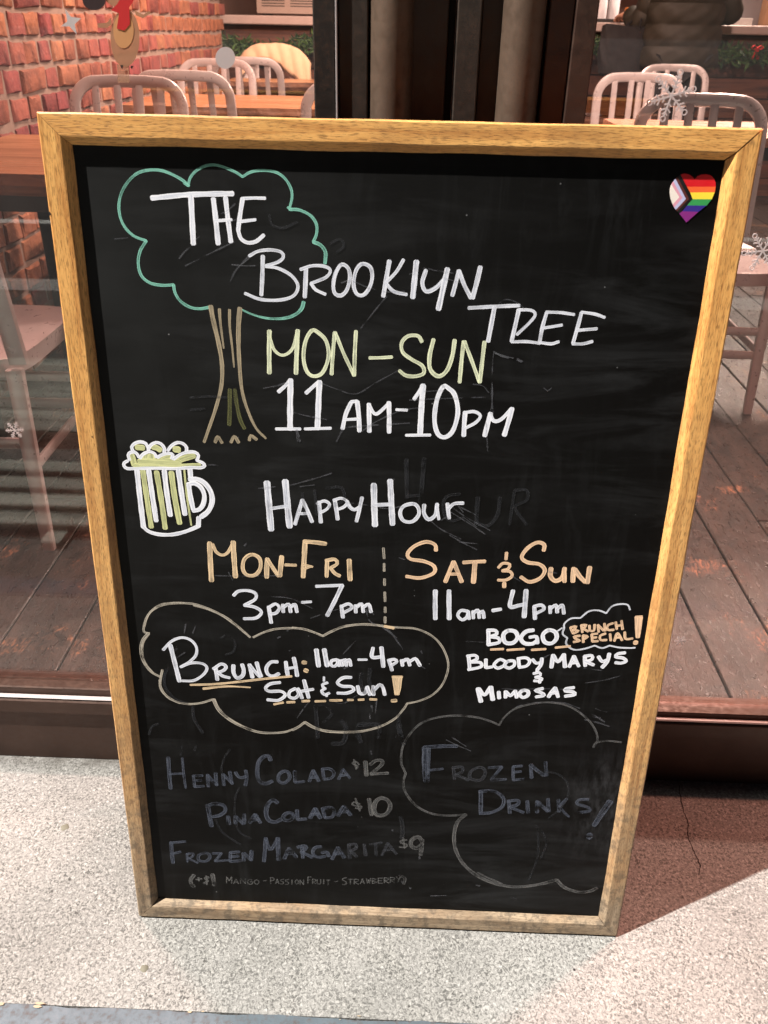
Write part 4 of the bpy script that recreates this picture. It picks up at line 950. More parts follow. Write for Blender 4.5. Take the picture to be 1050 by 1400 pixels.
# ------------------------------------------------------------------ aluminium chairs
def make_chair(loc, rz, label):
    t = empty('chair', loc, rz, label=label, cat='chair', group='brushed aluminium chairs inside the restaurant')
    W2, Hb = 0.195, 0.895
    def yb_(z): return 0.185 + 0.075 * max(0, (z - 0.44)) / 0.455
    pts = [(-W2, yb_(z), z) for z in (0.44, 0.55, 0.66, 0.76)]
    for k in range(1, 8):
        a = math.pi / 2 * k / 8; pts.append((-W2 + 0.085 * (1 - math.cos(a)), yb_(0.80), 0.79 + 0.085 * math.sin(a)))
    pts += [(-0.06, yb_(0.875) + 0.004, Hb - 0.018), (0.06, yb_(0.875) + 0.004, Hb - 0.018)]
    pts = pts + [(-x, y, z) for x, y, z in reversed(pts[:-2])]
    pts = [(x, yb_(z) - 0.02 * (1 - abs(x) / W2) ** 1 * -1, z) for x, y, z in pts]
    mb = MB(); mb.sweep(pts, 0.020, 0.041, 10, side=(0, 1, 0), power=3.5); mb.build('back_frame', M['alu'], t, smooth=True)
    for i in range(4):
        x = -0.117 + 0.078 * i
        mb = MB(); mb.sweep([(x, yb_(z) + 0.012 * (1 - abs(x) / W2), z) for z in (0.45, 0.6, 0.75, 0.868)], 0.007, 0.027, 8, side=(0, 1, 0), power=5); mb.build('back_slat', M['alu'], t, smooth=True)
    # dished seat with a deep rim
    mb = MB(); n = 10; vs = []; fs = []
    for j in range(n + 1):
        for i in range(n + 1):
            u, v = i / n * 2 - 1, j / n * 2 - 1
            wx = 0.205 - 0.012 * (v + 1) / 2
            x = wx * u; y = 0.205 * v
            r4 = (abs(u) ** 5 + abs(v) ** 5)
            if r4 > 1: f = (1 / r4) ** 0.2; x *= f; y *= f
            z = 0.452 - 0.016 * (1 - u * u) * (1 - v * v) + (-0.006 if max(abs(u), abs(v)) > 0.99 else 0)
            vs.append((x, y, z))
    for j in range(n):
        for i in range(n): fs.append((j * (n + 1) + i, j * (n + 1) + i + 1, (j + 1) * (n + 1) + i + 1, (j + 1) * (n + 1) + i))
    rim = [i for i in range(n + 1)] + [j * (n + 1) + n for j in range(1, n + 1)] + [n * (n + 1) + i for i in range(n - 1, -1, -1)] + [j * (n + 1) for j in range(n - 1, 0, -1)]
    b0 = len(vs); vs += [(vs[i][0] * 0.995, vs[i][1] * 0.995, 0.408) for i in rim]; m_ = len(rim)
    fs += [(rim[k], b0 + k, b0 + (k + 1) % m_, rim[(k + 1) % m_]) for k in range(m_)] + [tuple(b0 + k for k in range(m_))]
    mb.add(vs, fs); mb.build('seat', M['alu'], t, smooth=True)
    for sx in (-1, 1):
        for (y0, y1) in ((-0.175, -0.205), (0.185, 0.225)):
            mb = MB(); mb.sweep([(sx * 0.182, y0, 0.425), (sx * 0.186, (y0 + y1) / 2, 0.2), (sx * 0.192, y1, 0.0)], [0.036, 0.033, 0.027], [0.026, 0.025, 0.022], 8, side=(1, 0, 0), power=4); mb.build('leg', M['alu'], t, smooth=True)
        for z in (0.20,):
            mb = MB(); mb.sweep([(sx * 0.186, -0.185, z), (sx * 0.186, 0.2, z)], 0.010, 0.026, 8, side=(1, 0, 0), power=4); mb.build('stretcher', M['alu'], t, smooth=True)
    for y, z in ((-0.186, 0.265), (-0.189, 0.19), (0.20, 0.26)):
        mb = MB(); mb.sweep([(-0.186, y, z), (0.186, y, z)], 0.026, 0.010, 8, side=(0, 0, 1), power=4); mb.build('stretcher', M['alu'], t, smooth=True)
    return t
def cpos(px, yback, face, py=115):
    x = on_y(px, py, yback).x
    return (x, yback - 0.25 if face == 0 else yback + 0.25, FL), (0.0 if face == 0 else math.pi)
proto = None
chairs = [((-0.622, 1.035, FL), math.pi + 0.02, 'aluminium chair closest to the left window pane with its seat facing away'),
          (*cpos(174, 2.50, 0), 'aluminium chair behind the orange table at the brick wall, leftmost chair back above the board'),
          (*cpos(251, 2.98, 1), 'dark shaded aluminium chair between the two left tables, second chair back from the left'),
          (*cpos(295, 4.25, 0, 92), 'pink lit aluminium chair behind the middle left table, under the round white sticker'),
          (*cpos(338, 4.62, 1, 90), 'aluminium chair just in front of the cream coat'),
          (*cpos(374, 5.55, 0, 80), 'far aluminium chair at the garland with a cream coat over its back'),
          (*cpos(494, 2.55, 0), 'aluminium chair half hidden by the left jamb of the dark columns'),
          (*cpos(966, 2.20, 0), 'bright pink lit aluminium chair nearest the right window pane, its seat towards the street'),
          (*cpos(878, 3.62, 0, 105), 'grey shaded aluminium chair behind the pale table beside the dark columns'),
          (*cpos(923, 4.90, 0, 93), 'brightest and farthest aluminium chair, right behind it the person in the olive coat')]
for loc, rz, lb in chairs:
    if proto is None: proto = make_chair(loc, rz, lb)
    else:
        bpy.context.view_layer.update(); copy_thing(proto, loc, rz + q.uniform(-0.03, 0.03), label=lb)

# ------------------------------------------------------------------ tables
def make_table(x0, x1, y0, y1, ztop, m, label, live=False, th=0.045):
    cx, cy = (x0 + x1) / 2, (y0 + y1) / 2; t = empty('table', (cx, cy, FL), label=label, cat='table', group='wooden tables inside the restaurant')
    hx, hy_, zt_ = (x1 - x0) / 2, (y1 - y0) / 2, ztop - FL; mb = MB(); n = 44; q2 = random.Random(int(x0 * 100) + 7)
    vs = []
    ns = [q2.uniform(0, 6) for _ in range(4)]
    def w(t_, s): return (0.010 * math.sin(t_ * 9 + ns[s]) + 0.006 * math.sin(t_ * 27 + ns[s] * 2)) if live else 0.0
    for i in range(n + 1):
        x = -hx + 2 * hx * i / n
        a = -hy_ + w(x, 0); c = hy_ + w(x, 1)
        vs += [(x, a, zt_), (x, a - (0.008 + 0.5 * w(x * 2, 2) if live else 0), zt_ - th * 0.5), (x, a + 0.006, zt_ - th), (x, c - 0.006, zt_ - th), (x, c + 0.004, zt_ - th * .5), (x, c, zt_)]
    fs = []; mi = []
    for i in range(n):
        for k in range(6): fs.append((i * 6 + k, (i + 1) * 6 + k, (i + 1) * 6 + (k + 1) % 6, i * 6 + (k + 1) % 6)); mi.append(1 if (k in (0, 1) and live) else 0)
    fs += [tuple(range(6)), tuple(n * 6 + k for k in range(6))[::-1]]; mi += [0, 0]
    mb.add(vs, fs); mb.m = mi
    mb.build('tabletop', [m, M['bark']], t, smooth=False)
    for sx in (-1, 1):
        for sy in (-1, 1):
            mb = MB(); mb.box(sx * (hx - 0.09) - 0.02, sx * (hx - 0.09) + 0.02, sy * (hy_ - 0.08) - 0.02, sy * (hy_ - 0.08) + 0.02, 0, zt_ - th - 0.001); mb.build('leg', M['black'], t, bevel=0.003)
    for sy in (-1, 1):
        mb = MB(); mb.box(-(hx - 0.112), hx - 0.112, sy * (hy_ - 0.08) - 0.012, sy * (hy_ - 0.08) + 0.012, zt_ - th - 0.05, zt_ - th - 0.002); mb.build('apron', M['black'], t, bevel=0.002)
    return t
make_table(WX + 0.03, 0.25, 1.27, 2.04, 0.89, M['tabletop'], 'orange lit wooden table against the brick wall, closest to the left pane', True, 0.05)
make_table(WX + 0.04, 0.42, 3.08, 3.80, 0.895, M['tabletop'], 'long orange wooden table with dark live edge in the middle of the left room', True, 0.055)
make_table(WX + 0.12, 0.40, 4.88, 5.26, 0.895, M['tabletop'], 'far narrow wooden table in front of the cream coat', True, 0.05)
make_table(1.16, 2.75, 2.36, 2.96, 0.895, M['tabletop_pale'], 'pale pink lit wooden table behind the nearest right chair', False, 0.03)
# paper on the seat of the nearest right chair
ch = chairs[7][0]
t = empty('paper_menu', (ch[0] + 0.08, ch[1] + 0.10, FL + 0.4545), 0.12, label='white paper menus lying on the seat of the nearest right chair', cat='menu')
wp = simple("white_menu_paper", (0.80, 0.78, 0.75), 0.7, var=0.04)
for i in range(3):
    mb = MB(); mb.box(-0.11, 0.11, -0.06, 0.06, i * 0.0035, i * 0.0035 + 0.0016); mb.build('sheet', wp, t, rot=(0.0, 0, 0.05 * i - 0.05), bevel=0)
b = MB(); b.add([(0, 0, 0), (0.20, 0.02, 0), (0.19, 0.14, 0.012), (0.0, 0.12, 0.012), (0, 0, 0.0015), (0.20, 0.02, 0.0015), (0.19, 0.14, 0.0135), (0.0, 0.12, 0.0135)], [(0, 3, 2, 1), (4, 5, 6, 7), (0, 1, 5, 4), (1, 2, 6, 5), (2, 3, 7, 6), (3, 0, 4, 7)])
b.build('paper_menu', wp, loc=(-0.82, 0.99, FL + 0.452), rot=(0, 0, 0.1), label='white folded paper on the seat of the chair closest to the left pane', cat='menu')

# ------------------------------------------------------------------ bar counter with garland
YB = 5.90
cn = empty('bar_counter', (1.2, YB, FL), label='long bar with brown plank front and pale counter top at the back of the room', cat='bar counter')
mb = MB(); mb.box(-2.22, 2.38, -0.05, 0.62, 1.055, 1.11); mb.build('counter_top', M['counter'], cn, bevel=0.006)
q = random.Random(9); z = 0.0
for j in range(8):
    x = -2.2
    while x < 2.35:
        L = q.uniform(0.9, 1.7); L = min(L, 2.36 - x)
        if L > 0.12:
            mb = MB(); mb.box(0, L - 0.006, 0, 0.022, 0.003, 0.127); mb.build('plank', M['barplank'], cn, loc=(x, 0.03 + q.uniform(-0.005, 0.003), z), bevel=0.003)
        x += L
    z += 0.1315
mb = MB(); mb.box(-2.2, 2.36, 0.056, 0.60, 0, 1.052); mb.build('carcass', M['black'], cn)
# garland: needle sprays along a rope under the counter edge
gm = simple("fir_green_needles", (0.055, 0.12, 0.030), 0.6, var=0.6, scale=18); gm2 = simple("dark_fir_green_needles", (0.018, 0.05, 0.018), 0.65, var=0.5, scale=18)
gt = empty('garland', (1.2, YB - 0.02, 1.17), label='green fir garland strung below the edge of the bar counter', cat='garland')
mb = MB(); q = random.Random(13); x = -2.2
while x < 2.35:
    sag = 0.035 * math.sin(x * 4.2) + 0.015 * math.sin(x * 11)
    for k in range(7):
        a = q.uniform(0, 2 * math.pi); el = q.uniform(-0.5, 0.8)
        c = Vector((x + q.uniform(-0.02, 0.02), -0.055 + q.uniform(-0.03, 0.02), -0.075 + sag + q.uniform(-0.06, 0.035)))
        d = Vector((math.cos(a) * 0.8, -abs(math.sin(el)) * 0.8, math.sin(a) * 0.55)).normalized() * q.uniform(0.035, 0.075)
        s = d.cross(Vector((0, 1, 0.3))).normalized() * q.uniform(0.004, 0.009)
        mid = c + d * 0.5 + Vector((0, -0.006, 0))
        mb.add([c, mid + s, c + d, mid - s], [(0, 1, 2, 3)], 0 if q.random() < 0.55 else 1)
    x += 0.0085
mb.build('needles', [gm, gm2], gt, kind='stuff', fix=False)
mb = MB(); mb.sweep([(-2.2 + 4.5 * i / 60, -0.03, -0.075 + 0.035 * math.sin((-2.2 + 4.5 * i / 60) * 4.2)) for i in range(61)], 0.018, None, 6, power=2); mb.build('rope', gm2, gt, smooth=True)
redm = simple("red_velvet_ribbon", (0.50, 0.012, 0.014), 0.7, var=0.3)
for (px, py, lb) in ((384, 66, 'red bow on the garland beside the cream coat'), (1035, 66, 'red bow on the garland to the right of the olive coat')):
    p = on_y(px, py, YB - 0.10); bt = empty('ribbon_bow', p, label=lb, cat='bow', group='red bows on the bar garland')
    for s in (-1, 1):
        mb = MB(); mb.sweep([(0, 0, 0), (s * 0.022, -0.008, 0.018), (s * 0.042, 0, 0.006), (s * 0.026, 0.006, -0.008), (0, 0, 0)], 0.022, 0.004, 6, side=(0, 1, 0)); mb.build('loop', redm, bt, smooth=True)
        mb = MB(); mb.sweep([(0, 0, 0), (s * 0.012, -0.005, -0.03), (s * 0.02, 0, -0.065)], 0.004, 0.016, 6, side=(0, 1, 0)); mb.build('tail', redm, bt, smooth=True)
    mb = MB(); mb.sweep([(-0.009, -0.004, 0), (0.009, -0.004, 0)], 0.018, 0.018, 8, power=2); mb.build('knot', redm, bt, smooth=True)
# appliance with louvres on the counter
p0 = on_y(349, 17, YB + 0.02)
ap = empty('countertop_appliance', (p0.x + 0.24, YB + 0.20, 1.2505), label='brown grey metal appliance with vent slots standing on the left end of the bar', cat='appliance')
am = simple("pinkish_beige_enamel", (0.34, 0.27, 0.23), 0.5, var=0.08)
mb = MB(); mb.box(-0.23, 0.23, -0.18, 0.17, 0.012, 0.33); mb.build('housing', am, ap, bevel=0.012, seg=2, smooth=True)
for gx in (-0.115, 0.085):
    for k in range(9):
        mb = MB(); mb.box(gx - 0.078, gx + 0.082, -0.1815, -0.1795, 0.055 + k * 0.016, 0.0605 + k * 0.016); mb.build('vent_slot', M['black'], ap)
for sx in (-0.18, 0.18):
    for sy in (-0.13, 0.12):
        mb = MB(); mb.box(sx - 0.015, sx + 0.015, sy - 0.015, sy + 0.015, 0, 0.0118); mb.build('foot', M['black'], ap)

# cream coat hanging over the back of the far chair
cm = simple("cream_quilted_cloth", (0.66, 0.46, 0.29), 0.85, var=0.12, scale=25, bmp=0.4)
cp = chairs[5][0]; mb = MB(); vs = []; fs = []; nu, nv = 40, 22
def back_curve(t):   # t -1..1 across the back: height falls off at the shoulders
    return 0.905 - 0.11 * abs(t) ** 3.2
for i in range(nu + 1):
    t_ = -1.12 + 2.24 * i / nu
    for j in range(nv + 1):
        a = -1 + 2 * j / nv     # -1 front hem, 0 over the rail, 1 rear hem
        drop = abs(a) ** 1.2 * (0.060 + 0.15 * max(0, t_ - 0.25) ** 0.8 * (1 if t_ > 0.25 else 0) + 0.018 * math.sin(t_ * 5))
        bulge = 0.034 * math.sqrt(max(0, 1 - abs(a) ** 1.5))
        y = 0.25 + math.sin(a * 1.45) * 0.040 + 0.006 * math.sin(t_ * 17 + a * 3)
        z = back_curve(t_ / 1.12) + bulge - drop + 0.0015 * math.sin(t_ * 9 + a * 6) + 0.0012 * math.sin(t_ * 27 - a * 9)
        vs.append((t_ * 0.218, y, z))
for i in range(nu):
    for j in range(nv): fs.append((i * (nv + 1) + j, (i + 1) * (nv + 1) + j, (i + 1) * (nv + 1) + j + 1, i * (nv + 1) + j + 1))
mb.add(vs, fs)
co = mb.build('draped_coat', cm, loc=cp, smooth=True, fix=False, label='cream padded coat draped over the far chair by the garland', cat='coat')
sm_ = co.modifiers.new('thick', 'SOLIDIFY'); sm_.thickness = 0.012; sm_.offset = 1

# things on the counter at the right
whitep = simple("white_plastic", (0.75, 0.76, 0.80), 0.35, var=0.05); clear = m_translucent("smoky_clear_plastic", (0.30, 0.27, 0.28), 0.55)
def lathe(name, prof_, m, parent=None, n=20, **k):
    mb = MB(); vs = []; fs = []
    for r0, z0 in prof_: vs += [(r0 * math.cos(2 * math.pi * i / n), r0 * math.sin(2 * math.pi * i / n), z0) for i in range(n)]
    for a in range(len(prof_) - 1):
        for i in range(n): fs.append((a * n + i, a * n + (i + 1) % n, (a + 1) * n + (i + 1) % n, (a + 1) * n + i))
    fs += [tuple(range(n))[::-1], tuple((len(prof_) - 1) * n + i for i in range(n))]
    mb.add(vs, fs); return mb.build(name, m, parent, smooth=True, **k)
CT = 1.2505
for (px, yy, lb, sc) in ((822, 6.15, 'white plastic squeeze bottle on the bar beside the dark columns', 1.0), (838, 6.28, 'white plastic squeeze bottle on the bar next to the black tray', 1.1)):
    x = on_y(px, 20, yy).x; bt = empty('squeeze_bottle', (x, yy, CT), label=lb, cat='bottle', group='white bottles on the bar')
    lathe('bottle_body', [(0.032 * sc, 0), (0.036 * sc, 0.01), (0.036 * sc, 0.13 * sc), (0.022, 0.16 * sc)], whitep, bt); lathe('nozzle', [(0.022, 0.161 * sc), (0.006, 0.175 * sc), (0.003, 0.21 * sc)], whitep, bt)
x = on_y(835, 10, 6.05).x
tr = empty('serving_tray', (x, 6.02, CT), label='black serving tray lying on the bar left of the person', cat='tray')
mb = MB(); mb.box(-0.10, 0.10, -0.08, 0.08, 0.0, 0.006); mb.build('tray_base', M['black'], tr, bevel=0.002)
for s in (-1, 1):
    mb = MB(); mb.box(-0.10, 0.10, s * 0.083 - 0.003, s * 0.083 + 0.003, 0.0, 0.022); mb.build('rim', M['black'], tr, bevel=0.001)
x = on_y(1022, 20, 6.1).x
bx = empty('storage_box', (x, 6.12, CT), label='smoky clear plastic storage box standing on the right end of the bar', cat='box')
for nm, d in (('side_panel', (-0.095, -0.092, -0.07, 0.07, 0.002, 0.17)), ('side_panel', (0.092, 0.095, -0.07, 0.07, 0.002, 0.17)), ('front_panel', (-0.0915, 0.0915, -0.073, -0.07, 0.002, 0.17)), ('back_panel', (-0.0915, 0.0915, 0.07, 0.073, 0.002, 0.17)), ('lid', (-0.1, 0.1, -0.078, 0.078, 0.1715, 0.182))):
    mb = MB(); mb.box(*d); mb.build(nm, clear if nm != 'lid' else whitep, bx, bevel=0.001)
x = on_y(1008, 32, 5.98).x
t = empty('napkin_stack', (x, 5.97, CT), 0.1, label='stack of pale paper napkins at the edge of the bar right of the person', cat='napkins')
for i in range(7):
    mb = MB(); mb.box(-0.075, 0.075, -0.06, 0.06, i * 0.0062, i * 0.0062 + 0.005); mb.build('napkin', wp, t, rot=(0, 0, q.uniform(-0.06, 0.06)), bevel=0.001)
x = on_y(1046, 20, 6.0).x
t = empty('cardboard_box', (x + 0.07, 6.02, CT), label='brown cardboard box cut by the right edge of the photo on the bar', cat='box')
cb = simple("brown_cardboard", (0.50, 0.30, 0.17), 0.85)
mb = MB(); mb.box(-0.09, 0.09, -0.08, 0.08, 0, 0.2); mb.build('box_body', cb, t, bevel=0.002)
mb = MB(); mb.box(-0.012, 0.012, -0.082, -0.0805, 0.0, 0.199); mb.build('tape', wp, t)
# glasses shelf on the back wall, out of focus
sh = empty('wall_shelf', (1.6, 8.05, 1.62), label='wooden shelf on the back wall behind the bar', cat='shelf')
mb = MB(); mb.box(-2.0, 1.6, -0.2, 0.13, 0, 0.03); mb.build('board', M['tabletop'], sh, bevel=0.003)
for xx in (-1.6, 0, 1.3):
    mb = MB(); mb.box(xx - 0.015, xx + 0.015, -0.15, 0.14, -0.18, -0.002); mb.build('bracket', M['black'], sh)

# ------------------------------------------------------------------ the customer at the bar (back view)
def skin_mesh(name, joints, bones, m, levels=2):
    idx = {k: i for i, k in enumerate(joints)}
    me = bpy.data.meshes.new(name + '_skel'); me.from_pydata([joints[k][0] for k in joints], [(idx[a], idx[c]) for a, c in bones], [])
    ob = bpy.data.objects.new(name + '_skel', me); COL.objects.link(ob)
    md = ob.modifiers.new('s', 'SKIN'); md.use_smooth_shade = True
    for i, k in enumerate(joints):
        rr2 = joints[k][1]; sv = me.skin_vertices[0].data[i]; sv.radius = rr2 if isinstance(rr2, tuple) else (rr2, rr2); sv.use_root = (i == 0)
    sb = ob.modifiers.new('u', 'SUBSURF'); sb.levels = levels; sb.render_levels = levels
    dg = bpy.context.evaluated_depsgraph_get(); dg.update()
    out = bpy.data.meshes.new_from_object(ob.evaluated_get(dg)); bpy.data.objects.remove(ob); bpy.data.meshes.remove(me)
    out.name = name; out.materials.clear(); out.materials.append(m)
    for p in out.polygons: p.use_smooth = True
    return out
PX = on_y(930, 60, 5.5).x; PY = 5.50
hand = on_y(853, 24, 5.80); elb = Vector((on_y(872, 40, 5.60).x - PX, 0.10, 1.19 - 0.0 + 0.03 - FL))
hl = Vector((hand.x - PX, hand.y - PY, max(hand.z, 1.30) - FL))
skin = simple("skin", (0.50, 0.27, 0.18), 0.55, var=0.06); trouser = simple("black_trousers", (0.012, 0.011, 0.013), 0.8)
pe = empty('person', (PX, PY, FL), label='person seen from behind at the bar in a long olive quilted winter coat', cat='person')
J = dict(pelvis=((0, 0, 0.98), (0.14, 0.11)), waist=((0, 0.01, 1.12), (0.13, 0.10)), chest=((0, 0.02, 1.32), (0.16, 0.11)), neck=((0, 0.03, 1.50), 0.055), headb=((0, 0.06, 1.58), 0.075), head=((0, 0.07, 1.68), (0.085, 0.10)), crown=((0, 0.06, 1.76), 0.06),
         shl=((-0.18, 0.02, 1.42), 0.06), ell=((elb.x, elb.y, elb.z), 0.045), wrl=((hl.x + 0.02, hl.y - 0.05, hl.z), 0.026), pal=((hl.x, hl.y, hl.z - 0.005), (0.036, 0.018)),
         shr=((0.18, 0.02, 1.42), 0.06), elr=((0.31, 0.06, 1.19), 0.045), wrr=((0.26, 0.28, 1.16), 0.026), par=((0.25, 0.35, 1.155), (0.036, 0.018)),
         hil=((-0.09, 0, 0.90), 0.095), knl=((-0.10, 0.0, 0.50), 0.062), anl=((-0.11, -0.01, 0.09), 0.042), tol=((-0.12, 0.16, 0.04), 0.035), hir=((0.09, 0, 0.90), 0.095), knr=((0.10, 0.0, 0.50), 0.062), anr=((0.11, -0.01, 0.09), 0.042), tor=((0.13, 0.16, 0.04), 0.035))
for side, base, d in (('l', Vector((hl.x, hl.y, hl.z - 0.005)), Vector((-0.25, 0.95, -0.15))), ('r', Vector((0.25, 0.35, 1.155)), Vector((-0.1, 1.0, -0.1)))):
    d.normalize(); sd_ = d.cross(Vector((0, 0, 1))).normalized()
    for k, (off, ln) in enumerate(((-0.026, 0.055), (-0.009, 0.066), (0.009, 0.063), (0.026, 0.05))):
        a = base + sd_ * off + d * 0.035
        J[f'f{side}{k}a'] = (tuple(a), 0.0095); J[f'f{side}{k}b'] = (tuple(a + d * ln * 0.55 - Vector((0, 0, 0.006))), 0.0088); J[f'f{side}{k}c'] = (tuple(a + d * ln * 0.9 - Vector((0, 0, 0.026))), 0.0078)
    s2 = 1 if side == 'l' else -1
    J[f't{side}a'] = (tuple(base + sd_ * 0.03 * s2 - d * 0.01), 0.011); J[f't{side}b'] = (tuple(base + sd_ * 0.052 * s2 + d * 0.03 - Vector((0, 0, .012))), 0.0095)
Bn = [('pelvis', 'waist'), ('waist', 'chest'), ('chest', 'neck'), ('neck', 'headb'), ('headb', 'head'), ('head', 'crown'), ('chest', 'shl'), ('shl', 'ell'), ('ell', 'wrl'), ('wrl', 'pal'), ('chest', 'shr'), ('shr', 'elr'), ('elr', 'wrr'), ('wrr', 'par'),
      ('pelvis', 'hil'), ('hil', 'knl'), ('knl', 'anl'), ('anl', 'tol'), ('pelvis', 'hir'), ('hir', 'knr'), ('knr', 'anr'), ('anr', 'tor')]
for s in 'lr':
    for k in range(4): Bn += [(f'pa{s}', f'f{s}{k}a'), (f'f{s}{k}a', f'f{s}{k}b'), (f'f{s}{k}b', f'f{s}{k}c')]
    Bn += [(f'pa{s}', f't{s}a'), (f't{s}a', f't{s}b')]
link('body', skin_mesh('body', J, Bn, skin), pe)
link('trousers', skin_mesh('trousers', dict(p=((0, 0, 0.95), (0.15, 0.12)), hil=((-0.09, 0, 0.86), 0.105), knl=((-0.10, 0, 0.50), 0.074), anl=((-0.11, -0.01, 0.10), 0.060), hir=((0.09, 0, 0.86), 0.105), knr=((0.10, 0, 0.50), 0.074), anr=((0.11, -0.01, 0.10), 0.060)),
     [('p', 'hil'), ('hil', 'knl'), ('knl', 'anl'), ('p', 'hir'), ('hir', 'knr'), ('knr', 'anr')], trouser), pe)
for s in (-1, 1): link('shoe', skin_mesh('shoe', dict(a=((s * 0.11, -0.03, 0.05), (0.05, 0.045)), b=((s * 0.115, 0.06, 0.045), (0.05, 0.04)), c=((s * 0.12, 0.17, 0.035), (0.045, 0.03))), [('a', 'b'), ('b', 'c')], trouser), pe)
link('hair', skin_mesh('hair', dict(a=((0, 0.045, 1.72), (0.105, 0.105)), b=((0, 0.02, 1.64), (0.10, 0.085)), c=((0, 0.0, 1.53), (0.095, 0.06))), [('a', 'b'), ('b', 'c')], simple("dark_brown_hair", (0.03, 0.016, 0.01), 0.6)), pe)
# eyes nose mouth are on the far side of the head
fm = simple("eye_dark", (0.03, 0.02, 0.02), 0.3)
for s in (-1, 1): lathe('eye', [(0.004, -0.004), (0.009, 0), (0.004, 0.004)], fm, pe, 10, loc=(s * 0.032, 0.158, 1.675), rot=(math.pi / 2, 0, 0))
link('nose', skin_mesh('nose', dict(a=((0, 0.155, 1.68), 0.010), b=((0, 0.178, 1.645), 0.014)), [('a', 'b')], skin, 1), pe)
mb = MB(); mb.sweep([(-0.022, 0.150, 1.612), (0, 0.160, 1.610), (0.022, 0.150, 1.612)], 0.010, 0.008, 6); mb.build('mouth', simple("lips", (0.40, 0.12, 0.10), 0.5), pe, smooth=True)
# quilted coat: body tube with horizontal puffs
olive = simple("olive_quilted_nylon", (0.019, 0.0155, 0.0085), 0.68, var=0.25, scale=12, bmp=0.25)
mb = MB(); vs = []; fs = []; nseg = 48; zs = [0.865 + i * (1.50 - 0.865) / 66 for i in range(67)]
for z in zs:
    ph = ((z - 0.865) / 0.118) % 1.0; puff = 0.016 * (math.sin(math.pi * ph) ** 0.55)
    f = (z - 0.865) / 0.635
    rx = 0.245 - 0.015 * math.sin(f * math.pi) - (0.09 * max(0, f - 0.82) / 0.18); ry = 0.165 - 0.02 * f - (0.05 * max(0, f - 0.85) / 0.15)
    for k in range(nseg):
        a = 2 * math.pi * k / nseg; wr = 0.0035 * math.sin(a * 7 + z * 40) + 0.003 * math.sin(a * 13 - z * 70)
        vs.append(((rx + puff + wr) * math.copysign(abs(math.cos(a)) ** 0.85, math.cos(a)), (ry + puff + wr) * math.copysign(abs(math.sin(a)) ** 0.85, math.sin(a)) + 0.01, z))
n_ = len(zs)
for i in range(n_ - 1):
    for k in range(nseg): fs.append((i * nseg + k, i * nseg + (k + 1) % nseg, (i + 1) * nseg + (k + 1) % nseg, (i + 1) * nseg + k))
fs += [tuple(range(nseg))[::-1], tuple((n_ - 1) * nseg + k for k in range(nseg))]
mb.add(vs, fs); mb.build('coat', olive, pe, smooth=True)
def sleeve(P_, R0, R1, name='sleeve'):
    pts = []; ws = []; P_ = [Vector(p) for p in P_]; L = [0]
    for a, c in zip(P_, P_[1:]): L.append(L[-1] + (c - a).length)
    for i in range(45):
        s = L[-1] * i / 44; k = max(j for j in range(len(L) - 1) if L[j] <= s + 1e-9); t_ = (s - L[k]) / (L[k + 1] - L[k])
        pts.append(P_[k].lerp(P_[k + 1], t_)); ph = (s / 0.09) % 1; ws.append(2 * (R0 + (R1 - R0) * i / 44 + 0.011 * math.sin(math.pi * ph) ** 0.5))
    for _ in range(3): pts = [pts[0]] + [(pts[i - 1] + pts[i] * 2 + pts[i + 1]) / 4 for i in range(1, 44)] + [pts[-1]]
    mb = MB(); mb.sweep(pts, ws, ws, 16, power=2); mb.build(name, olive, pe, smooth=True)
sleeve([(-0.15, 0.02, 1.42), tuple(elb), (hl.x + 0.03, hl.y - 0.075, hl.z)], 0.085, 0.050)
sleeve([(0.15, 0.02, 1.42), (0.315, 0.06, 1.18), (0.265, 0.27, 1.16)], 0.085, 0.050)
link('fur_collar', skin_mesh('fur_collar', dict(a=((-0.11, 0.02, 1.49), 0.05), b=((0, -0.07, 1.47), 0.055), c=((0.11, 0.02, 1.49), 0.05)), [('a', 'b'), ('b', 'c')], simple("tan_fur", (0.30, 0.17, 0.09), 0.95, var=0.5, scale=90, bmp=0.8)), pe)
# handbag hanging from the forearm, orange pouch in the hand
hb = on_y(848, 82, 5.52)
bag = empty('handbag', (hb.x, 5.52, 0.94), label='slouchy black leather handbag hanging from the arm of the person', cat='handbag')
lea = simple("black_leather", (0.007, 0.006, 0.007), 0.8, var=0.3, scale=20, bmp=0.4)
mb = MB(); vs = []; fs = []; n1, n2 = 32, 16
for i in range(n2 + 1):
    f = i / n2; z = 0.0 + 0.29 * f; rx = 0.150 * (0.86 + 0.16 * math.sin(f * 2.6)) * (1 if i else 0.85); ry = 0.075 * (1 - 0.55 * f) * (1 if i else 0.8)
    for k in range(n1):
        a = 2 * math.pi * k / n1
        vs.append((rx * math.copysign(abs(math.cos(a)) ** 0.6, math.cos(a)) + 0.004 * math.sin(9 * a + f * 8), ry * math.copysign(abs(math.sin(a)) ** 0.7, math.sin(a)) + 0.005 * math.sin(5 * a + f * 12), z + 0.012 * math.sin(a * 2) * f))
for i in range(n2):
    for k in range(n1): fs.append((i * n1 + k, i * n1 + (k + 1) % n1, (i + 1) * n1 + (k + 1) % n1, (i + 1) * n1 + k))
fs += [tuple(range(n1))[::-1], tuple(n2 * n1 + k for k in range(n1))]
mb.add(vs, fs); mb.build('bag_body', lea, bag, smooth=True)
ex, ez = PX + elb.x - hb.x, elb.z + FL - 0.94
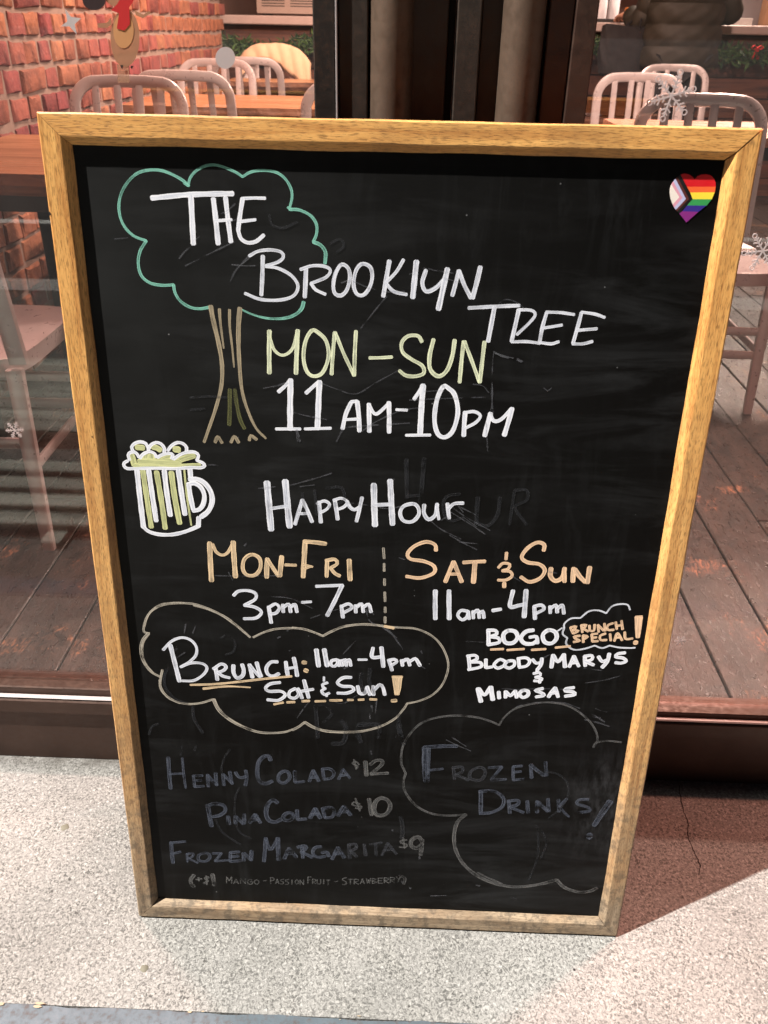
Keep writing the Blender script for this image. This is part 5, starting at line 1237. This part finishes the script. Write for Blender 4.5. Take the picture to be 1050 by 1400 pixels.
for y in (-0.028, 0.028):
    mb = MB(); mb.sweep([(-0.09, y, 0.26), (-0.03 + ex * 0.3, y, (0.27 + ez) / 2), (ex - 0.05, y + 0.08, ez + 0.045), (ex + 0.03, y + 0.08, ez + 0.03), (0.07 + ex * 0.2, y, 0.33), (0.09, y, 0.26)], 0.016, 0.010, 8); mb.build('handle', lea, bag, smooth=True)
mb = MB(); mb.box(-0.04, 0.05, -0.03, 0.03, -0.03, 0.06)
mb.build('pouch', simple("orange_cloth", (0.75, 0.24, 0.04), 0.7, var=0.2), loc=(hand.x + 0.07, 5.93, CT + 0.032), bevel=0.02, seg=3, smooth=True, label='small orange pouch on the bar at the hand of the person', cat='pouch')

# ------------------------------------------------------------------ stickers on the panes
SY = FY + 0.0235
def sticker(name, label, cat, shapes, group=None, th=0.0004):
    """shapes: list of (material, [pixel polygon]) drawn on the plane of the pane"""
    allp = [on_y(x, y, SY) for m, pl in shapes for x, y in pl]; cx = sum(p.x for p in allp) / len(allp); cz = min(p.z for p in allp)
    mats = []; mb = MB()
    for j, (m, pl) in enumerate(shapes):
        if m not in mats: mats.append(m)
        pts = [on_y(x, y, SY) for x, y in pl]; y0 = -0.00012 * (j + 1)
        vs = [(p.x - cx, y0, p.z - cz) for p in pts]; n = len(vs); vs += [(x, y + 0.00008, z) for x, y, z in vs]
        mb.add(vs, [tuple(range(n)), tuple(range(n, 2 * n))[::-1]] + [(k, (k + 1) % n, n + (k + 1) % n, n + k) for k in range(n)], mats.index(m))
    return mb.build(name, mats, loc=(cx, SY, cz), fix=True, label=label, cat=cat, group=group)
sil = simple("silver_white_sticker_vinyl", (0.62, 0.55, 0.54), 0.5, var=0.08)
sticker('star_sticker', 'silver four pointed star sticker on the left pane in front of the bricks', 'sticker', [(sil, [(89, 12), (97, 23), (111, 25), (102, 33), (105, 47), (95, 36), (83, 36), (92, 29)])])
sticker('round_sticker', 'round pale snowball sticker on the left pane above a chair', 'sticker', [(sil, [(308 + 13.5 * math.cos(a * math.pi / 14), 79 + 15 * math.sin(a * math.pi / 14)) for a in range(28)])])
fur = m_translucent("brown_sticker", (0.50, 0.26, 0.14), 0.72); fur2 = m_translucent("faint_brown_sticker", (0.52, 0.30, 0.18), 0.45)
bel = m_translucent("tan_sticker", (0.72, 0.36, 0.15), 0.9); rds = m_translucent("red_sticker", (0.62, 0.02, 0.02), 0.97); blk = m_translucent("dark_sticker", (0.03, 0.012, 0.012), 0.98)
def ell(cx, cy, rx, ry, n=26, a0=0): return [(cx + rx * math.cos(a0 + 2 * math.pi * k / n), cy + ry * math.sin(a0 + 2 * math.pi * k / n)) for k in range(n)]
sticker('reindeer_sticker', 'brown cartoon reindeer sticker with red scarf and dark nose on the left pane', 'sticker', [
    (fur2, [(160, 88), (176, 88), (177, 113), (161, 113)]), (fur, ell(171, 52, 20, 40)), (fur, ell(163, -16, 24, 26)), (bel, ell(169, 42, 14, 24)),
    (fur, [(133, 32), (146, 31), (152, 24), (153, 33), (147, 38), (134, 38)]), (fur, [(184, 14), (196, 20), (205, 14), (206, 18), (196, 25), (186, 21)]),
    (rds, [(152, 14), (160, 6), (166, -4), (184, -6), (182, 3), (177, 10), (178, 33), (170, 42), (160, 39), (163, 18)]), (blk, ell(129, -1, 16, 15)),
    (fur, [(150, -38), (144, -62), (134, -70), (147, -66), (150, -76), (153, -62), (155, -40)]), (fur, [(172, -38), (176, -60), (186, -68), (180, -56), (190, -52), (178, -48), (177, -38)]),
    (blk, [(165, 89), (169, 89), (168, 94), (166, 93)]), (blk, [(179, 90), (183, 90), (181, 94), (179, 93)])])
def flake(px, py, rad, label, fancy=True, rot=0.1):
    c = on_y(px, py, SY); s = (on_y(px + rad, py, SY) - c).length; mb = MB(); th = 0.0004; q3 = random.Random(px)
    def bar(x0, z0, x1, z1, w):
        d = Vector((x1 - x0, z1 - z0)); n = Vector((-d.y, d.x)).normalized() * w / 2
        v = [(x0 - n.x, z0 - n.y), (x0 + n.x, z0 + n.y), (x1 + n.x, z1 + n.y), (x1 - n.x, z1 - n.y)]
        lay = -th - q3.uniform(0, 0.00015)
        mb.add([(x, lay, z) for x, z in v] + [(x, 0, z) for x, z in v], [(0, 1, 2, 3), (0, 4, 5, 1), (1, 5, 6, 2), (2, 6, 7, 3), (3, 7, 4, 0)])
    for k in range(6):
        a = rot + k * math.pi / 3; ca, sa = math.cos(a), math.sin(a)
        bar(0, 0, ca * s, sa * s, s * 0.085)
        for f, l in ((0.35, 0.22), (0.58, 0.30), (0.8, 0.18)):
            for sg in (-1, 1):
                b2 = a + sg * math.pi / 3.2; bar(ca * s * f, sa * s * f, ca * s * f + math.cos(b2) * s * l, sa * s * f + math.sin(b2) * s * l, s * 0.07)
        if fancy:
            for i in range(10):
                t0, t1 = 2 * math.pi * i / 10, 2 * math.pi * (i + 1) / 10; r0 = s * 0.13; ccx, ccz = ca * s * 1.1, sa * s * 1.1
                bar(ccx + r0 * math.cos(t0), ccz + r0 * math.sin(t0), ccx + r0 * math.cos(t1), ccz + r0 * math.sin(t1), s * 0.06)
    mb.build('snowflake_sticker', sil, loc=(c.x, SY, c.z), fix=False, label=label, cat='sticker', group='snowflake stickers on the panes')
flake(20, 588, 12.5, 'small snowflake sticker low on the left pane', False)
flake(918, 131, 27, 'large lacy snowflake sticker on the right pane in front of the chair backs', True, 0.3)
flake(1043, 343, 23, 'large snowflake sticker with ring tips on the right pane beside the board', True, 0.15)
flake(930, 876, 8.5, 'tiny snowflake sticker low on the right pane beside the board', False)
